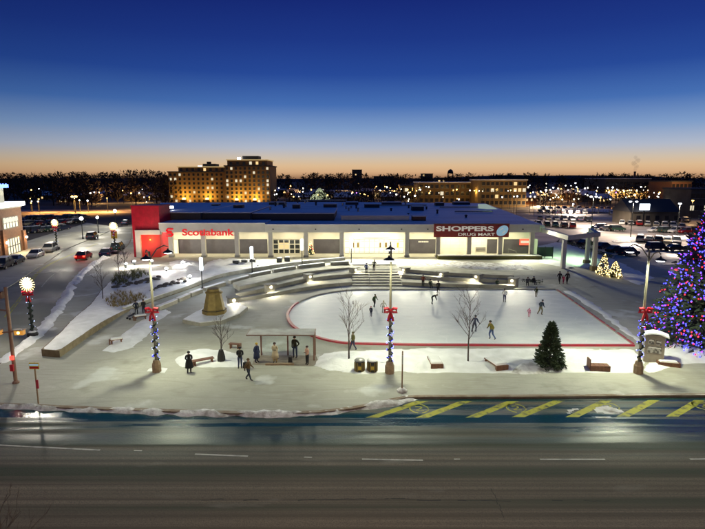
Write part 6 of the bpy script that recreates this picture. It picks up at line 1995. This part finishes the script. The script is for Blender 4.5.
far_box('brick_house', 'dark brick house with wall lamp behind the christmas tree', 691.5, 720, 190, 214, 200, 18, 'far_wall', wins=(6, 2, 1.4, 1.8), lit=.2, seed=18)
s0 = W(635, 171.5, 440)
st_ = thing('smoke_stack', 'thin factory chimney beside the industrial hall', 'chimney', (s0.x, 440, 0))
MB().lathe([(1.1, -.2), (.8, s0.z)], 10).build('shaft', 'brick', st_)
MB().lathe([(.95, s0.z - 1), (.95, s0.z)], 10).build('rim', 'dark_steel', st_)
sv = mat('steam', (.3, .3, .35), 1.0)
sv.node_tree.nodes.clear()
ou = sv.node_tree.nodes.new('ShaderNodeOutputMaterial'); vo = sv.node_tree.nodes.new('ShaderNodeVolumePrincipled')
vo.inputs['Density'].default_value = .06; vo.inputs['Color'].default_value = (.4, .4, .5, 1)
sv.node_tree.links.new(vo.outputs[0], ou.inputs['Volume'])
sm_ = MB()
for i, (dx, dz, r) in enumerate(((0, 1.5, 1.6), (.8, 4, 2.1), (-1.2, 6.5, 2.4), (1.4, 9, 2.2), (-.5, 11.5, 1.6))):
    sm_.ball((s0.x + dx, 440, s0.z + dz), r, 10, 7)
tag(sm_.build('steam', sv), 'small plume of steam above the factory chimney', 'steam', None, 'stuff')
# gabled house by the car park
ga = G0(640, 226); gb = G0(689, 226)
t = thing('gabled_house', 'long gabled house with pale end wall at the car park edge', 'house', ((ga.x + gb.x) / 2, ga.y + 6, -.15))
hw = (gb.x - ga.x) / 2
MB().bx(-hw, hw, 0, 12, -.1, 4.2).build('wall', 'far_wall', t)
gr = MB(); gr.add([(-hw - .4, -.5, 4.2), (hw + .4, -.5, 4.2), (hw + .4, 6, 8.2), (-hw - .4, 6, 8.2), (hw + .4, 12.5, 4.2), (-hw - .4, 12.5, 4.2)], [(0, 1, 2, 3), (3, 2, 4, 5), (0, 3, 5), (1, 4, 2)]); gr.build('roof', 'dark_roof', t)
windows_on(t, [-hw + 2.5 + i * 3.1 for i in range(int(2 * hw / 3.1))], [2.2], -.02, 1.2, 1.5, .2, 19)
o = MB().bx(-hw + 2.0, -hw + 5.2, -1.4, -1.1, 4.9, 6.9).build('lit_sign', glow('sign_box', (.85, .92, 1.0), 3.0), t)
MB().bx(-hw + 3.4, -hw + 3.8, -1.2, -.9, -.1, 4.9).build('sign_leg', 'dark_steel', o)

# ================================================================== FAR LAMPS
def mast(px, pyb, pyt, label, group, m='lamp_white', power=0, col=(1, 1, 1), heads=1, D=None, r=.3, z=None, kind='SPOT'):
    p = G(px, pyb, -.14) if D is None else Vector((W(px, pyb, D).x, D, -.14))
    hz = W(px, pyt, p.y).z - p.z
    t = thing('car_park_lamp', label, 'street lamp', tuple(p), 0, group)
    MB().tube([(0, 0, -.1), (0, 0, hz)], [.13, .08], 6).build('pole', 'dark_steel', t)
    for s in ((0,) if heads == 1 else (-1, 1)):
        MB().box((s * .8, 0, hz + .16), (r * 2.6, r * 2, .16)).build('lamp_head', 'dark_steel', t)
        MB().ball((s * .8, 0, hz - .02), r, 8, 5, .7).build('lens', m, t)
    if heads == 2:
        MB().tube([(-.8, 0, hz + .1), (.8, 0, hz + .1)], .05, 5).build('crossbar', 'dark_steel', t)
    if power:
        light(kind, (0, 0, hz - .5), power, col, .3, t, (0, 0, 0), 165, .4)
    return t
CL = 'tall lamps in the mall car park'
mast(591.5, 226, 196.5, 'tall lamp on dark mast by the short row of parked cars', CL, 'lamp_white', 34000, (1, .80, .62), 2, r=.42)
mast(572.5, 214.5, 204, 'lamp mast at the back rows behind the mall corner', CL, 'lamp_white', 34000, (1, .80, .62), 1, r=.4)
mast(630.5, 237, 201.5, 'twin headed lamp mast beside the snow windrow', CL, 'lamp_white', 22000, (1, .82, .66), 2, r=.33)
mast(676, 243, 203.5, 'single lamp mast between parked cars and gabled house', CL, 'lamp_white', 15000, (1, .82, .66), 1, r=.36)
mast(545, 208, 190, 'lamp mast far behind the parked rows', CL, 'lamp_white', 42000, (1, .72, .45), 1, r=.55)
mast(690.5, 222, 200.5, 'orange lamp beside the brick house', CL, 'lamp_sodium', 2500, (1, .6, .25), 1, r=.42)
# greenish flood over the lawn: a lamp on the pergola's far column
p = G(590, 262)
t = thing('lawn_lamp', 'green tinted flood lamp on a post behind the pergola columns', 'lamp', tuple(p))
MB().tube([(0, 0, -.1), (0, 0, 6.4)], .06, 6).build('post', 'dark_steel', t); MB().box((-.1, 0, 6.45), (.5, .4, .25)).build('head', 'dark_steel', t)
MB().box((-.37, 0, 6.42), (.03, .3, .18)).build('lens', glow('green_lens', (.5, 1.0, .55), 3), t)
light('SPOT', (-.6, 0, 6.3), 5200, (.62, 1.0, .52), .15, t, (R(20), R(48), 0), 150, .6)
# highway and sodium lamps on the left
HG = 'sodium lamps along the far highway'
mast(75.5, 213, 196.5, 'twin sodium lamp standing by the highway', HG, 'lamp_sodium', 40000, (1, .45, .10), 2, r=.55)
for px, pyb, pyt in ((40, 213, 199), (108, 212, 198), (150, 209, 197), (600, 208, 197), (640, 209, 199), (560, 206, 196), (520, 205, 196)):
    mast(px, pyb, pyt, 'single sodium lamp added by the highway for its orange light', HG, 'lamp_sodium', 24000, (1, .45, .12), 1, r=.28)  # added lamps, standing in for the orange trails of traffic
for px, pyt, D in ((430, 191, 286), (453, 190, 286), (474, 190.5, 286), (492, 189, 262), (510, 190, 262), (530, 193, 262), (410, 192, 315)):
    mast(px, 203, pyt, 'sodium lamp lighting the yellow brick fronts beyond the mall', 'sodium lamps before the yellow brick buildings', 'lamp_sodium', 1300, (1, .60, .16), 1, D=D, r=.3, kind='POINT')
for px, pyt, D in ((548, 190, 330), (572, 189, 350), (596, 191, 340), (676, 192, 250), (300, 192, 380), (345, 191, 400), (390, 188, 350), (140, 194, 300), (100, 192, 290)):
    mast(px, 203, pyt, 'sodium lamp glowing over the snowy streets of the town', 'sodium lamps in the town streets', 'lamp_sodium', 9000, (1, .55, .18), 1, D=D, r=.42, kind='POINT')
# distant town lamps: one object each
rr = random.Random(5)
DG = 'distant town lamps'
far_l = []
for _ in range(44):
    far_l.append((rr.uniform(272, 420), rr.uniform(186, 197), rr.choice(('lamp_sodium', 'lamp_warm', 'lamp_white', 'lamp_sodium'))))
for _ in range(58):
    far_l.append((rr.uniform(525, 612), rr.uniform(183, 200), rr.choice(('lamp_sodium', 'lamp_warm', 'lamp_white', 'lamp_warm'))))
for _ in range(34):
    far_l.append((rr.uniform(612, 690), rr.uniform(186, 202), rr.choice(('lamp_sodium', 'lamp_warm', 'lamp_white'))))
for _ in range(18):
    far_l.append((rr.uniform(26, 168), rr.uniform(187, 203), rr.choice(('lamp_sodium', 'lamp_warm', 'lamp_white'))))
for _ in range(20):
    far_l.append((rr.uniform(400, 525), rr.uniform(186, 201), rr.choice(('lamp_sodium', 'lamp_warm', 'lamp_white'))))
far_l += [(616, 192.5, 'lamp_violet'), (356.5, 193, 'lamp_violet'), (508, 191, 'lamp_white'), (470, 190.5, 'lamp_white'), (479, 191, 'lamp_white')]
proto = {}
COLW = {'lamp_sodium': 'amber', 'lamp_warm': 'warm white', 'lamp_white': 'white', 'lamp_violet': 'violet'}
for px, py, m in far_l:
    hgt = 8.0
    D = min(620, max(215, (HC - hgt) * F / max(5, (py - 178))))
    if 400 < px < 525: D = min(D, 262)
    z = W(px, py, D).z
    key = m
    if key not in proto:
        r = .34
        proto[key] = (MB().tube([(0, 0, -30), (0, 0, -.1)], .10, 5).mesh('pole', 'dark_steel'), MB().ball((0, 0, 0), r, 8, 5).mesh('lens', m, True))
    x = W(px, py, D).x
    ph_ = max(2.5, z)
    t = thing('town_lamp', 'small distant %s street lamp in the town beyond the square' % COLW[m], 'street lamp', (x, D, 0), 0, DG + ' ' + COLW[m])
    pl_ = MB().tube([(0, 0, -.3), (0, 0, z - .1)], .09, 5).build('pole', 'dark_steel', t)
    o = obj('lens', proto[key][1], t, (0, 0, z))
    o.scale = (D / 260 * rr.uniform(.45, 1.15),) * 3

# ================================================================== FAR WOODS AND RIDGE
rr = random.Random(9)
def wood(name, label, spec, seed):
    rq = random.Random(seed)
    mb = MB()
    for px, D, hgt in spec:
        x = W(px, 180, D).x
        w = hgt * rq.uniform(.28, .45)
        con = rq.random() < .3
        mb.tube([(x, D, -.3), (x, D, hgt * .7)], [w * .06 + .1, .08], 4, False)
        nb = 90 if D < 420 else 70
        for _ in range(nb):
            f = rq.random()
            z = hgt * (.18 + .82 * f)
            rad = w * ((1 - f) * .9 + .08 if con else math.sqrt(max(0, 1 - (2 * f - .95) ** 2 * .9)) + .05)
            a = rq.uniform(0, 6.28); u = math.sqrt(rq.random())
            q = Vector((x + math.cos(a) * rad * u, D + math.sin(a) * rad * u, z))
            L = hgt * rq.uniform(.07, .17)
            e = Vector((math.cos(a) * .6 + rq.uniform(-.4, .4), math.sin(a) * .6, rq.uniform(.1, 1.1) if not con else rq.uniform(-.3, .4))).normalized() * L
            wv = Vector((rq.uniform(-1, 1), rq.uniform(-1, 1), rq.uniform(-1, 1))).normalized() * L * .26
            mb.add([q - wv, q + wv, q + e + wv * .3, q + e - wv * .4], [(0, 1, 2, 3)])
    o = mb.build(name, 'far_wood')
    return tag(o, label, 'trees', None, 'stuff')
def topline(px):
    return 175.5 + 3.5 * noise.noise(Vector((px * .02, 0, 0))) - (3 if 100 < px < 170 else 0) - (2 if px < 60 else 0)
spec = []
for i in range(560):
    px = rr.uniform(-60, 770); D = rr.uniform(430, 950)
    spec.append((px, D, max(8, (HC + (178 - topline(px) + rr.uniform(-3.5, 1.6)) * D / F))))
wood('far_wood', 'dark winter wood along the whole horizon', spec, 1)
spec = []
for i in range(230):
    px = rr.choice((rr.uniform(-40, 168), rr.uniform(-40, 168), rr.uniform(268, 425), rr.uniform(525, 770)))
    D = rr.uniform(265, 400)
    top = rr.uniform(176, 186) if px < 170 else rr.uniform(182, 193)
    spec.append((px, D, max(5, W(px, top, D).z)))
wood('town_trees', 'dark bare trees between the houses of the town', spec, 2)
# low distant ridge
def ridge():
    xs = [i * 60 - 3600 for i in range(121)]
    vs = []
    for x in xs:
        px = CX + x / 1900 * F
        t_ = 13 + 4 * noise.noise(Vector((x * .0016, 3, 0))) + 3 * noise.noise(Vector((x * .008, 7, 0))) + (12 * sst(420, 520, px) * (1 - sst(600, 720, px)))
        vs += [(x, 1800, -2), (x, 1900, t_), (x, 2300, t_ * .9), (x, 2600, -2)]
    fs = []
    for i in range(len(xs) - 1):
        for k_ in range(3):
            fs.append((i * 4 + k_, (i + 1) * 4 + k_, (i + 1) * 4 + k_ + 1, i * 4 + k_ + 1))
    struct(MB().add(vs, fs).build('hills', 'far_wood', smooth=True))
ridge()
# houses scattered in the far town
rr = random.Random(15)
hp = 0
for px in list(range(276, 420, 13)) + list(range(530, 606, 12)) + list(range(32, 168, 17)):
    D = rr.uniform(300, 400)
    c = W(px + rr.uniform(-3, 3), 200, D)
    t = thing('house', 'small dark house with snowy roof in the town beyond', 'house', (c.x, D, -.16), R(rr.uniform(-20, 20)), 'far town houses')
    w, d, h = rr.uniform(4, 6), 8, rr.uniform(3, 5.5)
    MB().bx(-w, w, 0, d, -.1, h).build('wall', rr.choice(('far_wall', 'brick', 'far_yellow')), t)
    g = MB(); g.add([(-w - .3, -.4, h), (w + .3, -.4, h), (w + .3, d / 2, h + 2.6), (-w - .3, d / 2, h + 2.6), (w + .3, d + .4, h), (-w - .3, d + .4, h)], [(0, 1, 2, 3), (3, 2, 4, 5), (0, 3, 5), (1, 4, 2)]); g.build('roof', 'roof_snow', t)
    for x in (-w * .5, 0, w * .5):
        MB().bx(x - .5, x + .5, -.06, .05, h * .45, h * .45 + 1.3).build('window', rr.choice(('win_dark', 'win_dark', 'win_lit')), t)
